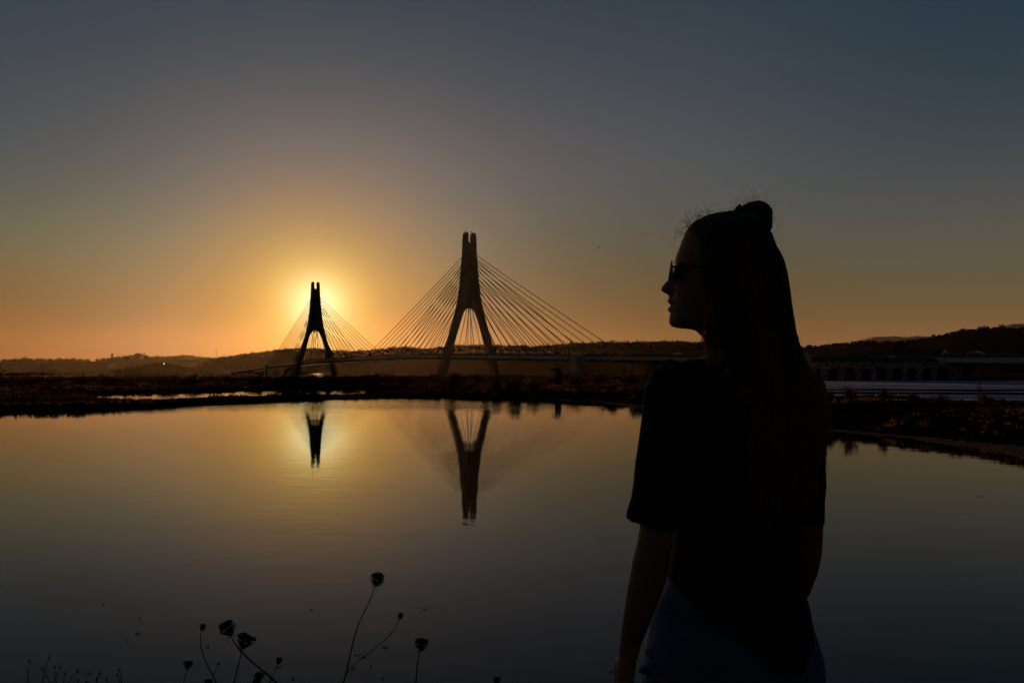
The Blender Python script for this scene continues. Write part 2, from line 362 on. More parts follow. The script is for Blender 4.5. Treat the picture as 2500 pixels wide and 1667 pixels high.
R1 = ridge('hill', [(-2800, 905), (-1700, 893), (-900, 887), (-300, 884), (0, 884), (60, 881), (100, 883), (250, 882), (300, 877), (330, 874), (362, 877), (480, 880), (560, 900)], 3000, 900, 900, M_hill, 3)
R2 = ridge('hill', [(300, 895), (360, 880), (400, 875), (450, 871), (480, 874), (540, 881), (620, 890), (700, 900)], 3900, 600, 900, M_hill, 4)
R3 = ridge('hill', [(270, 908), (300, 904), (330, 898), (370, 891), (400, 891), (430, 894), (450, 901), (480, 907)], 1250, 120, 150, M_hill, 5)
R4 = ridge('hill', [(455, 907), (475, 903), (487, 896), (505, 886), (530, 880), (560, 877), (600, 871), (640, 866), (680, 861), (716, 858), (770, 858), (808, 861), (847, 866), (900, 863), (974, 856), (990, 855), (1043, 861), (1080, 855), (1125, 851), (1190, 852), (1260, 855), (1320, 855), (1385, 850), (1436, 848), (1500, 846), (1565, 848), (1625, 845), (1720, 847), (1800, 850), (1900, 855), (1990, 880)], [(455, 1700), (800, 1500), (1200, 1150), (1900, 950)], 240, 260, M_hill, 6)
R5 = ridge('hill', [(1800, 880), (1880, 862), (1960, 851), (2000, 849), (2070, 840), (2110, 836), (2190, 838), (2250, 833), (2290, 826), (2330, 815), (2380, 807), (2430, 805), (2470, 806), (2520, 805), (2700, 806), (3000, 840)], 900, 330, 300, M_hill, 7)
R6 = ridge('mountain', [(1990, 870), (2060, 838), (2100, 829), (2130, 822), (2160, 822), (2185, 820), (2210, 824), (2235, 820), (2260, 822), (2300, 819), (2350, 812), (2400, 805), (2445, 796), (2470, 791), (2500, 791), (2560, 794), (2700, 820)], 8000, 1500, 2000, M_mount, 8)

ICO_V = None
def ico():
    bm = bmesh.new(); bmesh.ops.create_icosphere(bm, subdivisions=2, radius=1); v = np.array([x.co[:] for x in bm.verts]); f = np.array([[q.index for q in x.verts] for x in bm.faces]); bm.free(); return v, f
ICO_V, ICO_F = ico()
def tri_soup(C, size, seed=0, flat=0.0, up=0.0):
    """leaf-sized triangles round the points C"""
    g = np.random.default_rng(seed); n = len(C); d = g.normal(size=(n, 3)); d /= np.linalg.norm(d, axis=1, keepdims=True)
    e = g.normal(size=(n, 3)); e[:, 2] += up; e -= d*np.sum(d*e, 1, keepdims=True); e /= np.linalg.norm(e, axis=1, keepdims=True)
    s = (size*g.uniform(.6, 1.4, n))[:, None] if np.isscalar(size) else (size*g.uniform(.6, 1.4, n))[:, None]
    V = np.stack([C+d*s*.5, C-d*s*.5, C+e*s*1.1], 1).reshape(-1, 3); return V, np.arange(n*3).reshape(-1, 3)
def woods(name, Va, count, hmin, hmax, seed, crest=.5, leafs=36, label_kind=True):
    g = np.random.default_rng(seed); n, m, _ = Va.shape; Vs = []; Fs = []; off = 0
    for k in range(count):
        a = g.uniform(0, n-1.01); mid = (m-1)/2
        b = mid+g.normal()*m*.02 if g.random() < crest else mid-abs(g.normal())*m*.07
        i0, j0 = int(a), int(min(max(b, 0), m-2)); fa, fb = a-i0, b-j0
        p = (Va[i0, j0]*(1-fa)+Va[i0+1, j0]*fa)*(1-fb)+(Va[i0, j0+1]*(1-fa)+Va[i0+1, j0+1]*fa)*fb
        h = g.uniform(hmin, hmax)*(1.25 if g.random() < .12 else 1); r = h*g.uniform(.4, .75)
        nz = g.uniform(.75, 1.2, len(ICO_V))[:, None]
        v = ICO_V*nz*np.array([r, r, h*.45])*.85+p+np.array([0, 0, h*.22]); Vs.append(v); Fs.append(ICO_F+off); off += len(v)
        d = g.normal(size=(leafs, 3)); d /= np.linalg.norm(d, axis=1, keepdims=True); d[:, 2] = np.abs(d[:, 2])
        c = d*np.array([r, r, h*.5])*g.uniform(.8, 1.15, leafs)[:, None]+p+np.array([0, 0, h*.25])
        tv, tf = tri_soup(c, h*.16, int(g.integers(1e6))); Vs.append(tv); Fs.append(tf+off); off += len(tv)
    o = np_mesh(name, np.vstack(Vs), np.vstack(Fs), M_wood_leaf); tag(o, kind='stuff'); return o
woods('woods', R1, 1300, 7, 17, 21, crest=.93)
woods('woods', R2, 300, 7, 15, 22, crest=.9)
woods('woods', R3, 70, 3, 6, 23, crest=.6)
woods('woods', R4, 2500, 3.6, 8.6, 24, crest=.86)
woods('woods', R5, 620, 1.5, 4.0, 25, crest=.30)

# ------------------------------------------------------------------ trees standing clear on the right hill and behind the ruin
def tree(px, pytop, D, wpx, zb, name, label, cat='tree', group=None, leafm=None, seed=0, dens=900, leaf=.16, trunk_frac=.25):
    g = np.random.default_rng(seed); x, y = G(px, D); h = HC+(HZ-pytop)*D/F-zb; r = wpx/2*D/F
    root = empty(name, (x, y, zb), label, cat, group)
    t = MB(); top = h*.75; t.tube([(0, 0, -.3), (r*.04, 0, top*.4), (-r*.05, r*.04, top)], [h*.035, h*.027, h*.01], 8)
    cl = []
    for k in range(11):
        a = k*2.4; zz = h*(trunk_frac+.62*k/11); rr = r*(.35+.45*g.random())*(1-.4*k/11)
        e = Vector((rr*math.cos(a), rr*math.sin(a), zz+h*.10)); t.tube([(0, 0, zz*.75), tuple(e*.5+Vector((0, 0, zz*.42))), tuple(e)], [h*.012, h*.009, h*.004], 5); cl.append((e, r*g.uniform(.28, .5)))
    t.build('trunk', M_bark, root, True)
    C = []
    for e, rr in cl+[(Vector((0, 0, h*.85)), r*.35)]:
        q = g.normal(size=(dens//12, 3)); q /= np.linalg.norm(q, axis=1, keepdims=True); C.append(q*g.uniform(.45, 1.05, len(q))[:, None]*rr*np.array([1, 1, .75])+np.array(e))
    V, Fc = tri_soup(np.vstack(C), leaf, seed)
    np_mesh('crown', V, Fc, leafm or M_leaf, root)
    return root
def ground_at(x, y): return float(height(np.array(x), np.array(y)))
def hill_z(Va, px, D=None):
    n, m, _ = Va.shape; c = Va[:, (m-1)//2]; pxs = 1250+F*c[:, 0]/c[:, 1]; return float(np.interp(px, pxs, c[:, 2])), float(np.interp(px, pxs, c[:, 1]))
for k, (px, top, w, lab) in enumerate([
        (2250, 827, 9, 'small bushy tree alone on the low saddle, in front of the faint mountain'),
        (2279, 817, 11, 'round-crowned tree on the hill slope, second tree up from the saddle'),
        (2292, 817, 5, 'tiny round tree close beside the round-crowned tree on the slope'),
        (2329, 811, 10, 'dark tree halfway up the right hill skyline'),
        (2352, 803, 22, 'wide low tree clump where the right hill skyline steepens'),
        (2400, 797, 30, 'broad dark tree on the hill crest left of the mushroom-shaped one'),
        (2446, 793, 20, 'mushroom-shaped tree standing highest on the right hill crest'),
        (2462, 801, 12, 'small tree just right of the mushroom-shaped tree'),
        (2494, 800, 16, 'tree on the hill crest at the right edge of the photo')]):
    z, d = hill_z(R5, px); tree(px, top, d, w, z-.6, 'hill_tree', lab, group='trees on the right hill skyline', seed=100+k, dens=420, leaf=.55, trunk_frac=.3)
tree(2190, 834, 196, 46, .8, 'dark_tree', 'large dark dense tree rising behind the ruined stone arcade', seed=201, dens=3000, leaf=.34, trunk_frac=.12)
tree(2150, 853, 194, 34, .8, 'dark_tree', 'lower rounded tree behind the arcade, left of the large dark tree', seed=202, dens=1500, leaf=.3, trunk_frac=.12)
tree(2228, 856, 194, 42, .8, 'dark_tree', 'low spreading tree behind the arcade, right of the large dark tree', seed=203, dens=1500, leaf=.3, trunk_frac=.1)

# ------------------------------------------------------------------ marsh scrub and dry grass
def blades(C, h, w, per, seed, spread=.5):
    g = np.random.default_rng(seed); n = len(C); k = per
    c = np.repeat(C, k, 0); H = np.repeat(h, k)*g.uniform(.45, 1.1, n*k); Wd = np.repeat(w, k)*g.uniform(.6, 1.4, n*k)
    sp = np.repeat(h, k)*spread
    a = g.uniform(0, 2*np.pi, n*k); rr = np.sqrt(g.random(n*k))*sp; base = c+np.stack([rr*np.cos(a), rr*np.sin(a), np.zeros(n*k)], 1)
    ln = g.uniform(.0, .7, n*k)*H; tip = base+np.stack([ln*np.cos(a), ln*np.sin(a), H*np.sqrt(np.clip(1-(rr/sp)**2*.6, .1, 1))], 1)
    b = g.uniform(0, np.pi, n*k); o = np.stack([np.cos(b)*Wd/2, np.sin(b)*Wd/2, np.zeros(n*k)], 1)
    V = np.stack([base-o, base+o, tip], 1).reshape(-1, 3); return V, np.arange(n*k*3).reshape(-1, 3)
def scatter(n, pxr, Dr, seed, cond):
    g = np.random.default_rng(seed); px = g.uniform(*pxr, n); D = np.exp(g.uniform(math.log(Dr[0]), math.log(Dr[1]), n))
    X = (px-1250)/F*D; Z = height(X, D); ok = (Z > .10) & cond(px, D, X, Z); return X[ok], D[ok], Z[ok], px[ok]
def pan_out(X, D, m=-1.8): return sdist(X, D, PAN) > m
X, D, Z, px = scatter(15000, (-500, 3000), (24, 260), 41, lambda px, D, X, Z: pan_out(X, D) & (vnoise(X, D, .12, 12) > -.3))
h = (.16+.0026*D)*np.clip(.75+1.3*vnoise(X, D, .25, 14), .35, 1.6)*np.interp(px, [0, 1300, 2000, 2500], [1.0, 1.0, .6, .5])
tooclose = (sdist(X, D, BAS1) < 1.0); h = np.where(tooclose, h*.75, h)
V, Fc = blades(np.stack([X, D, Z-.02], 1), h, .05+.0010*D, 20, 42, .9)
o = np_mesh('marsh_scrub', V, Fc, M_scrub); tag(o, kind='stuff')
# dry grass: paler tufts near the crests
X, D, Z, px = scatter(9000, (-300, 2900), (26, 150), 43, lambda px, D, X, Z: pan_out(X, D, -.6) & (vnoise(X, D, .18, 19) > .0) & (Z > .25) & (sdist(X, D, BAS1) > 1.5))
h = (.14+.0024*D)*np.clip(.8+1.4*vnoise(X, D, .4, 15), .4, 1.6)
V, Fc = blades(np.stack([X, D, Z], 1), h, .012+.0005*D, 16, 44, .7)
o = np_mesh('dry_grass', V, Fc, M_grass); tag(o, kind='stuff')
# meadow on the camera's own bank
g = np.random.default_rng(45); X = g.uniform(-4, 5, 2600); D = g.uniform(-2.5, 5.4, 2600); Z = height(X, D); ok = (Z > .1) & ~((np.abs(X-.45) < .32) & (np.abs(D-1.6) < .3)) & ~((np.abs(X) < .4) & (np.abs(D) < .5))
V, Fc = blades(np.stack([X, D, Z], 1)[ok], np.full(ok.sum(), .14), np.full(ok.sum(), .006), 14, 46, .8)
o = np_mesh('meadow_grass', V, Fc, M_scrub); tag(o, kind='stuff')

def bush(px, pytop, pybase, wpx, D, label, seed, m=None, name='bush', group=None, dens=1.0):
    g = np.random.default_rng(seed); x, y = G(px, D); zt = HC+(HZ-pytop)*D/F; zb = min(ground_at(x, y), HC+(HZ-pybase)*D/F); h = zt-zb; r = wpx/2*D/F
    root = empty(name, (x, y, zb), label, 'bush', group)
    st = MB()
    tips = []
    for k in range(26):
        a = g.uniform(0, 2*math.pi); q = math.sqrt(g.random()); e = Vector((q*r*math.cos(a), q*r*math.sin(a), h*(.55+.45*g.random())*math.sqrt(max(.15, 1-q*q*.8))))
        st.tube([(0, 0, 0), tuple(e*.5+Vector((0, 0, h*.06))), tuple(e)], [.018*h+.004, .01*h, .004*h], 4); tips.append(e)
    st.build('twigs', M_bark, root)
    C = []
    for e in tips:
        q = g.normal(size=(int(46*dens), 3)); C.append(np.array(e)*g.uniform(.45, 1.0, len(q))[:, None]+q*np.array([r*.13, r*.13, h*.10]))
    C = np.vstack(C); C[:, 2] = np.maximum(C[:, 2], .01)
    V, Fc = tri_soup(C, .022*h+.0012*D*.6, seed, up=1.2); np_mesh('foliage', V, Fc, m or M_bush, root); return root
bgp = 'bushes along the bank before the salt pan'
for k, a in enumerate([(2024, 947, 978, 26, 44, 'small dark bush on the bank crest nearest to the long-haired woman'),
                       (2074, 942, 979, 44, 43, 'ragged bush on the bank crest, second to the right of the woman'),
                       (2155, 951, 980, 34, 43, 'low dark bush on the bank crest left of centre of the salt pan'),
                       (2228, 954, 984, 34, 42, 'thin twiggy bush on the bank crest beneath the arcade middle'),
                       (2298, 957, 988, 66, 41, 'wide twin-lobed bush on the bank crest below the arcade end'),
                       (2408, 957, 992, 62, 40, 'dense bush standing at the foot of the thin metal stand'),
                       (2452, 968, 995, 50, 39, 'reddish bush right of the thin metal stand'),
                       (2496, 975, 996, 36, 39, 'low bush on the bank crest at the right photo edge')]):
    bush(*a, seed=300+k, group=bgp)
bg2 = 'round bushes on the central bank'
for k, a in enumerate([(1258, 918, 952, 52, 81, 'biggest round bush on the central bank, mirrored in the water'),
                       (1212, 926, 950, 34, 86, 'lower bush just left of the biggest round bush'),
                       (1303, 921, 950, 40, 88, 'bush between the biggest round bush and the black pillar'),
                       (1410, 906, 940, 60, 104, 'dark bush immediately right of the black pillar'),
                       (1462, 903, 940, 66, 112, 'large dark bush under the bridge viaduct left of its pier'),
                       (1540, 906, 940, 60, 108, 'dark bush nearest to the woman\'s shoulder, below the viaduct'),
                       (1490, 934, 962, 46, 78, 'dry orange-tipped bush on the bank in front of the dark bushes'),
                       (1556, 938, 968, 44, 70, 'dry bush on the bank right beside the woman\'s sleeve')]):
    bush(*a, seed=320+k, group=bg2, dens=1.5)
bg3 = 'low rounded shrubs along the left bank skyline'
for k, (px, top, w) in enumerate([(20, 922, 50), (72, 922, 50), (128, 920, 60), (205, 919, 70), (275, 918, 50), (345, 917, 50), (410, 916, 60), (470, 915, 50), (625, 916, 46), (700, 913, 60), (760, 914, 50), (858, 914, 60), (905, 914, 40), (1000, 914, 60), (1060, 911, 50), (1110, 908, 56), (1165, 909, 56)]):
    side = 'leftmost' if k == 0 else f'{["first","second","third","fourth","fifth","sixth","seventh","eighth","ninth","tenth","eleventh","twelfth","thirteenth","fourteenth","fifteenth","sixteenth","seventeenth"][k]} from the left'
    bush(px, top, 932, w, 128+(k % 3)*6, f'dark low shrub on the far bank skyline behind the inner pool, {side}', 340+k, group=bg3, name='shrub', dens=1.3, m=M_scrub)

# ------------------------------------------------------------------ the cable-stayed bridge
T1 = Vector((-20.75, 399, 0)); T2 = Vector((-148.9, 620.5, 0))
U = (T1-T2).normalized(); S = Vector((-U.y, U.x, 0))            # along the deck (to the right and nearer), across it (right and farther)
if S.x < 0: S = -S
LEN = (T1-T2).length
bridge = empty('cable_stayed_bridge', tuple(T1), 'long cable-stayed road bridge with two concrete A-shaped pylons, backlit by the sun', 'bridge')
bridge_inv = Matrix.Translation(-T1)
def bpart(mb, name, mat_, smooth=False, parent=None, tri=False):
    mb.v = [tuple(Vector(v)-T1) for v in mb.v]; return mb.build(name, mat_, parent or bridge, smooth, tri)
HW = 9.2
prof_px = [(570, 904.5), (600, 900.5), (670, 890), (770, 879.5), (920, 869.5), (1000, 867.5), (1146, 867), (1382, 869.6), (1497, 870.5), (1700, 873), (2000, 873.3), (2340, 873.5), (2500, 873.5), (3200, 868)]
pt, pz = [], []
E0 = T1-S*HW
for px, py in prof_px:
    k = (px-1250)/F; t = (k*E0.y-E0.x)/(U.x-k*U.y); Yd = E0.y+U.y*t
    if Yd > 5: pt.append(t); pz.append(HC+(HZ-py)*Yd/F)
T_L, T_R = -560, 360
def deck_z(t): return float(np.interp(t, pt, pz)) if t < pt[-1] else pz[-1]-.015*(t-pt[-1])
pz_s = {}
def DZ(t): return (deck_z(t-18)+2*deck_z(t)+deck_z(t+18))/4
def DP(t, s, dz=0): p = T1+U*t+S*s; return Vector((p.x, p.y, DZ(t)+dz))
ts = list(np.arange(T_L, T_R+1, 8.))
def strip(cs, mi=0):
    mb = MB(); mb.rings([[DP(t, s, z) for s, z in cs] for t in ts], True, mi); return mb
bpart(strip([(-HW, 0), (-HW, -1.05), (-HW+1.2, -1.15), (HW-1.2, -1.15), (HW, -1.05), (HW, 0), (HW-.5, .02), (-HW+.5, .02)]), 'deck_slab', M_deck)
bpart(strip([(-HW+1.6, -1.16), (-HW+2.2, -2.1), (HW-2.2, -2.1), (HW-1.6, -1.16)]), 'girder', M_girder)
bpart(strip([(-HW+.6, .024), (HW-.6, .024), (HW-.6, .03), (-HW+.6, .03)]), 'roadway', M_asph)
for s in (-HW+.35, HW-.35):
    mb = MB(); mb.rings([[DP(t, s-.09, .02), DP(t, s-.06, .85), DP(t, s+.06, .85), DP(t, s+.09, .02)] for t in ts]); bpart(mb, 'crash_barrier', M_rail)
for s in (-HW+1.9, -HW+2.9):  # pipes added below the deck to catch the sun as a bright streak
    mb = MB(); mb.tube([DP(t, s, -2.6) for t in np.arange(-292, -190, 8.)], .3, 8); bpart(mb, 'glint_pipe', M_pipe, True)
for s in (-.18, .18):
    pass
# pylons: outline (half width, height) of the A, fitted to the photograph's outline
def zrow(py): return HC+(HZ-py)*399/F
OUT = [(570, 2.75), (616, 3.2), (655, 3.8), (693, 4.5), (731, 5.6), (757, 6.8), (782, 8.2), (810, 10.0), (841, 12.0), (868, 13.6), (905, 15.6), (925, 16.6)]
INN = [(925, 13.4), (905, 12.4), (868, 10.5), (841, 8.95), (810, 7.1), (790, 5.9), (775, 4.9), (765, 4.0), (758, 3.0), (754, 1.9), (752, .9)]
poly = [(w, zrow(y)) for y, w in OUT]+[(w, zrow(y)) for y, w in INN]+[(0, zrow(751.4))]
poly += [(-w, z) for w, z in [(w, zrow(y)) for y, w in INN][::-1]]+[(-w, z) for w, z in [(w, zrow(y)) for y, w in OUT][::-1]]
poly += [(-1.3, zrow(570)), (-1.25, zrow(590)), (-.6, zrow(595)), (0, zrow(598)), (.6, zrow(595)), (1.25, zrow(590)), (1.3, zrow(570))]
def pylon(T):
    M = Matrix(((S.x, U.x, 0, T.x), (S.y, U.y, 0, T.y), (0, 0, 1, 0), (0, 0, 0, 1)))
    mb = MB(); mb.prism(poly, M, 4.0); p = bpart(mb, 'pylon', M_conc, tri=True)
    bvm = p.modifiers.new('bevel', 'BEVEL'); bvm.width = .25; bvm.segments = 1; bvm.limit_method = 'ANGLE'; bvm.angle_limit = math.radians(50)
    top = zrow(570)
    for s in (-2.0, 2.0):
        mb = MB(); mb.box(T+S*s+Vector((0, 0, top+.18)), (1.5, 1.5, .5)); bpart(mb, 'top_hatch', M_conc, parent=None)
    return p
pylon(T1); pylon(T2)
mb = MB(); a = T1+S*-.5+Vector((0, 0, zrow(570))); mb.tube([T1-S*1.5+Vector((0, 0, zrow(571))), T1-S*1.45+Vector((0, 0, zrow(553)))], [.07, .035], 6); bpart(mb, 'antenna', M_steel)
mb = MB(); q = T1+S*1.9+Vector((0, 0, zrow(570))); mb.tube([q, q+Vector((-.8, 0, .75))], .05, 6); mb.ball(q+Vector((-.8, 0, .8)), .32); bpart(mb, 'aviation_light', M_steel)
# stay cables: 14 per fan, two fans each way on both faces
cabs = []
for T, tt in ((T1, 0.), (T2, -LEN)):
    for sg in (1, -1):
        for s in (-1, 1):
            for i in range(14):
                zt = 59.6-i*1.72; out_ = (sg == 1) == (tt == 0.); td = tt+sg*((112-i*7.45) if out_ else (122-i*8.25))
                a = T+U*sg*2.0+S*s*1.5+Vector((0, 0, zt)); b = DP(td, s*(HW-.55), .15)
                cabs.append((a, b, T is T2 and sg == -1 and i >= 8 and s == 1, T is T2 and sg == -1 and s == 1))
far = [c for c in cabs if c[3]][:12]
farset = set(id(c) for c in far)
rest = MB()
for c in cabs:
    a, b = c[0], c[1]; d = (b-a); sag = d.length*.0035
    pts = [a+d*k-Vector((0, 0, sag*4*k*(1-k))) for k in (0, .25, .5, .75, 1)]
    u = d.normalized(); sl0 = b-u*min(3.2, d.length*.1)
    if id(c) in farset:
        rest.tube(pts, .165, 6); rest.tube([sl0, b], .19, 6, 1)
    else:
        mb = MB(); mb.tube(pts, .165, 6); mb.tube([sl0, b], .19, 6, 1); bpart(mb, 'stay_cable', [M_cable, M_sleeve], True)
r_ = bpart(rest, 'stay_cables', [M_cable, M_sleeve], True); r_['kind'] = 'stuff'
# piers of the approach viaduct
def pier(t, wide, thick):
    mb = MB(); c = DP(t, 0, 0); M = Matrix(((S.x, U.x, 0), (S.y, U.y, 0), (0, 0, 1))).to_4x4(); r_ = thick/2; zb = -2; zt = c.z-2.08; zl = zt-.9
    o_ = wide+r_; pl = [(-o_, zb), (-o_, zt), (o_, zt), (o_, zb), (o_-thick, zb), (o_-thick, zl), (-o_+thick, zl), (-o_+thick, zb)]
    M.translation = Vector((c.x, c.y, 0)); mb.prism(pl, M, thick*.9); return bpart(mb, 'pier', M_conc, tri=True)
def tall_pier(t, wide, thick):
    c = DP(t, 0, 0); M = Matrix(((S.x, U.x, 0), (S.y, U.y, 0), (0, 0, 1))).to_4x4()
    for s in (-wide, wide):
        p = T1+U*t+S*s; M.translation = Vector((p.x, p.y, 0)); zt = c.z+1.0; r_ = thick/2; mb = MB()
        for a, b in ((-r_, -.25), (.25, r_)): pass
        mb.prism([(-r_, -2), (-r_, zt-.4), (-r_+.3, zt), (-.35, zt), (-.35, zt-.6), (.35, zt-.6), (.35, zt), (r_-.3, zt), (r_, zt-.4), (r_, -2)], M, thick*1.1); bpart(mb, 'tall_pier', M_deck, tri=True)
tall_pier(108, HW+1.9, 3.2); tall_pier(108-LEN-216, HW+1.9, 3.2)
for t in (142, 176, 210, 244, 278, 312): pier(t, 5.2, 1.6)
for t in (-LEN-150, -LEN-190, -LEN-230, -LEN-270): pier(t, 5.2, 1.6)

# ------------------------------------------------------------------ cars on the bridge
def make_car(name, label, paint, van=False, dark=False, lit=False):
    root = empty(name, (0, 0, 0), label, 'car', 'cars driving over the bridge')
    Lc, Hc, Wc = (5.0, 2.0, 1.85) if van else (4.4, 1.48, 1.76)
    if van: low = [(-2.5, .35), (2.45, .35), (2.5, .85), (1.75, 1.1), (1.15, 1.9), (-2.35, 1.95), (-2.5, 1.2)]; win = [(-2.2, 1.2), (1.45, 1.15), (1.02, 1.75), (-2.2, 1.8)]
    else: low = [(-2.15, .32), (2.15, .3), (2.2, .62), (1.95, .78), (1.15, .92), (.45, 1.38), (-.2, 1.48), (-1.15, 1.46), (-1.95, 1.05), (-2.2, .8)]; win = [(-1.75, .98), (1.0, .94), (.4, 1.31), (-.2, 1.39), (-1.1, 1.37)]
    I = Matrix.Identity(4)
    mb = MB(); mb.prism(low, I, Wc); body = mb.build('body', paint, root, tri=True); bv = body.modifiers.new('bevel', 'BEVEL'); bv.width = .09; bv.segments = 2; bv.limit_method = 'ANGLE'
    mb = MB(); mb.prism(win, I, Wc+.03); mb.build('side_windows', M_glass, root, tri=True)
    xw = (1.18, 1.70, 1.14, 1.78) if van else (.50, 1.10, .94, 1.34)
    mb = MB()
    if van: mb.add([(1.76, -.75, 1.16), (1.76, .75, 1.16), (1.22, .7, 1.82), (1.22, -.7, 1.82)], [(0, 1, 2, 3)])
    else: mb.add([(1.19, -.72, .93), (1.19, .72, .93), (.52, .62, 1.37), (.52, -.62, 1.37)], [(0, 1, 2, 3)])
    mb.v = [(x+.03, y, z+.03) for x, y, z in mb.v]; mb.build('windscreen', M_glass, root)
    for xx in ((-1.55, 1.5) if van else (-1.35, 1.35)):
        for yy in (-Wc/2+.08, Wc/2-.08):
            mb = MB(); mb.tube([(xx, yy-.11, .33), (xx, yy+.11, .33)], .33, 16); w = mb.build('wheel', M_rubber, root)
            mb = MB(); mb.tube([(xx, yy-.12, .33), (xx, yy+.12, .33)], .19, 12); r = mb.build('rim', M_steel, w)
    for yy in (-.62, .62):
        mb = MB(); mb.ball((2.42 if van else 2.12, yy, .68), .11, sc=(.7, 1.3, .8)); mb.build('headlight', M_lamp if lit else M_lampoff, root, True)
        mb = MB(); mb.box((-2.5 if van else -2.18, yy, .8), (.06, .3, .16)); mb.build('tail_light', M_tail, root)
    return root
M_lamp = mat('lit_headlamp', (1, .95, .85), .3, emit=((1, .9, .72), 9)); M_lampoff = mat('headlamp_lens', (.5, .5, .5), .15); M_tail = mat('tail_lens', (.25, .01, .01), .3)
M_p1 = mat('silver_paint', (.42, .44, .46), .28, metal=.4, coat=.6); M_p2 = mat('black_paint', (.02, .02, .023), .22, coat=.7); M_p3 = mat('blue_paint', (.05, .10, .14), .25, metal=.3, coat=.7); M_p4 = mat('white_paint', (.7, .7, .72), .3, coat=.5)
angU = math.atan2(U.y, U.x)
def t_at_px(px, s):
    E = T1+S*s; k = (px-1250)/F; return (k*E.y-E.x)/(U.x-k*U.y)
for px, s, paint, van, lit, d, lab in [
        (1244, 4.5, M_p2, False, False, 1, 'small dark car on the bridge just right of the large pylon'),
        (1289, 4.5, M_p2, False, True, -1, 'dark car with lit headlamps between the large pylon and the tall pier'),
        (1355, -4.6, M_p2, True, False, 1, 'dark van on the bridge just left of the tall pier'),
        (1441, 4.5, M_p2, False, True, -1, 'dark car with a lit headlamp directly ahead of the black van'),
        (1468, 4.5, M_p2, True, True, -1, 'black van with bright headlamps right of the tall pier'),
        (1657, -4.6, M_p1, False, False, 1, 'silver hatchback on the viaduct left of the woman\'s neck'),
        (2386, -4.6, M_p3, False, False, 1, 'blue car on the viaduct at the far right of the photo')]:
    c = make_car('car', lab, paint, van, False, lit); t = t_at_px(px, s); p = DP(t, s, .035); c.location = p
    sl_t = math.atan2(DZ(t+4)-DZ(t-4), 8)
    c.rotation_euler = (0, -sl_t*d, angU+(0 if d > 0 else math.pi))

# ------------------------------------------------------------------ ruined stone arcade by the salt pan
ra = Vector((*G(1950, 186.5), 0)); rb = Vector((*G(2340, 181), 0)); rd = (rb-ra).normalized(); rn = Vector((-rd.y, rd.x, 0)); RLn = (rb-ra).length
ruin = empty('stone_ruin', (ra.x, ra.y, .5), 'long roofless stone mill ruin with a row of dark archways beside the salt pan', 'ruin')
MR = Matrix(((rd.x, rn.x, 0, 0), (rd.y, rn.y, 0, 0), (0, 0, 1, 0), (0, 0, 0, 1)))
def rp(mb, name, m, smooth=False): return mb.build(name, m, ruin, smooth, tri=True)
def s_at(px):
    k = (px-1250)/F; return (k*ra.y-ra.x)/(rd.x-k*rd.y)
def zr(py): return HC+(HZ-py)*183/F-.5
gr = random.Random(4)
edges = [(1950, 2021-17)]+[]
piers_px = [(1968, 1990), (2004, 2021), (2048, 2062), (2088, 2101), (2126, 2139), (2163, 2176), (2201, 2214), (2237, 2251), (2274, 2285), (2317, 2338)]
wt, wb, at_ = zr(883), -.6, zr(899)
front = MB(); outl = [(s_at(1950), wt)]
x = s_at(1950); n_ = 60
for q in range(n_+1): 
    pass
pl = [(s_at(1950), wb), (s_at(1950), wt)]
for q in range(1, 40): pl.append((s_at(1950)+(s_at(2338)-s_at(1950))*q/40, wt+gr.uniform(-.12, .12)))
pl += [(s_at(2338), wt), (s_at(2338), wb)]
pp_ = piers_px[::-1]
for k in range(len(pp_)-1):
    x1, x0 = s_at(pp_[k][0]), s_at(pp_[k+1][1]); w = x1-x0; pl.append((x1, wb))
    top = at_+gr.uniform(-.25, .15)
    for q in range(0, 9):
        a = math.pi*q/8; pl.append(((x0+x1)/2+w/2*math.cos(a)*(1+gr.uniform(-.05, .05)), top-w*.30+w*.38*math.sin(a)))
    pl.append((x0, wb))
front.prism(pl, MR, .7); f_ = rp(front, 'arcade_wall', M_stone)
mb = MB(); mb.box((RLn*.5, 9, wt*.5-.3), (RLn, .7, wt+.5)); mb.v = [tuple(MR @ Vector(v)) for v in mb.v]; rp(mb, 'rear_wall', M_stone)
for sx in (0.3, s_at(2337)):
    mb = MB(); mb.box((sx, 4.6, wt*.5-.3), (.6, 7.9, wt+.5)); mb.v = [tuple(MR @ Vector(v)) for v in mb.v]; rp(mb, 'end_wall', M_stone)
# overgrown roof
rr = []
for q in range(61):
    sx = RLn*q/60; pxq = 1950+388*q/60; hh = lerp(pxq, [1950, 2000, 2060, 2110, 2160, 2200, 2240, 2338], [868, 865, 864, 861, 866, 868, 869, 870]); hz = zr(hh)+gr.uniform(-.1, .1)
    rr.append([MR @ Vector((sx, -.5, wt+.02)), MR @ Vector((sx, .2, wt+(hz-wt)*.5)), MR @ Vector((sx, 3, hz)), MR @ Vector((sx, 6.5, hz-.1)), MR @ Vector((sx, 9.2, wt+.1))])
mb = MB(); mb.rings(rr); rp(mb, 'overgrown_roof', M_roofv)
mb = MB(); gz = zr(869); mb.prism([(s_at(2300), gz), (s_at(2328), gz), (s_at(2322), zr(861)), (s_at(2314), zr(855.5)), (s_at(2306), zr(861))], MR, .6); mb.v = [tuple(Vector(v)+rn*1.2) for v in mb.v]; rp(mb, 'gable_stub', M_stone)
mb = MB(); mb.ball(MR @ Vector((s_at(2317), 1.2, zr(864.5))), .42, sc=(1, 1, 1.2)); rp(mb, 'plaster_patch', M_stone)
mb = MB(); pts = [MR @ Vector((s_at(2170), -.9, zr(868))), MR @ Vector((s_at(2184), -1.0, zr(874)))]; mb.tube(pts, .16, 6); rp(mb, 'roof_beam', M_clay)
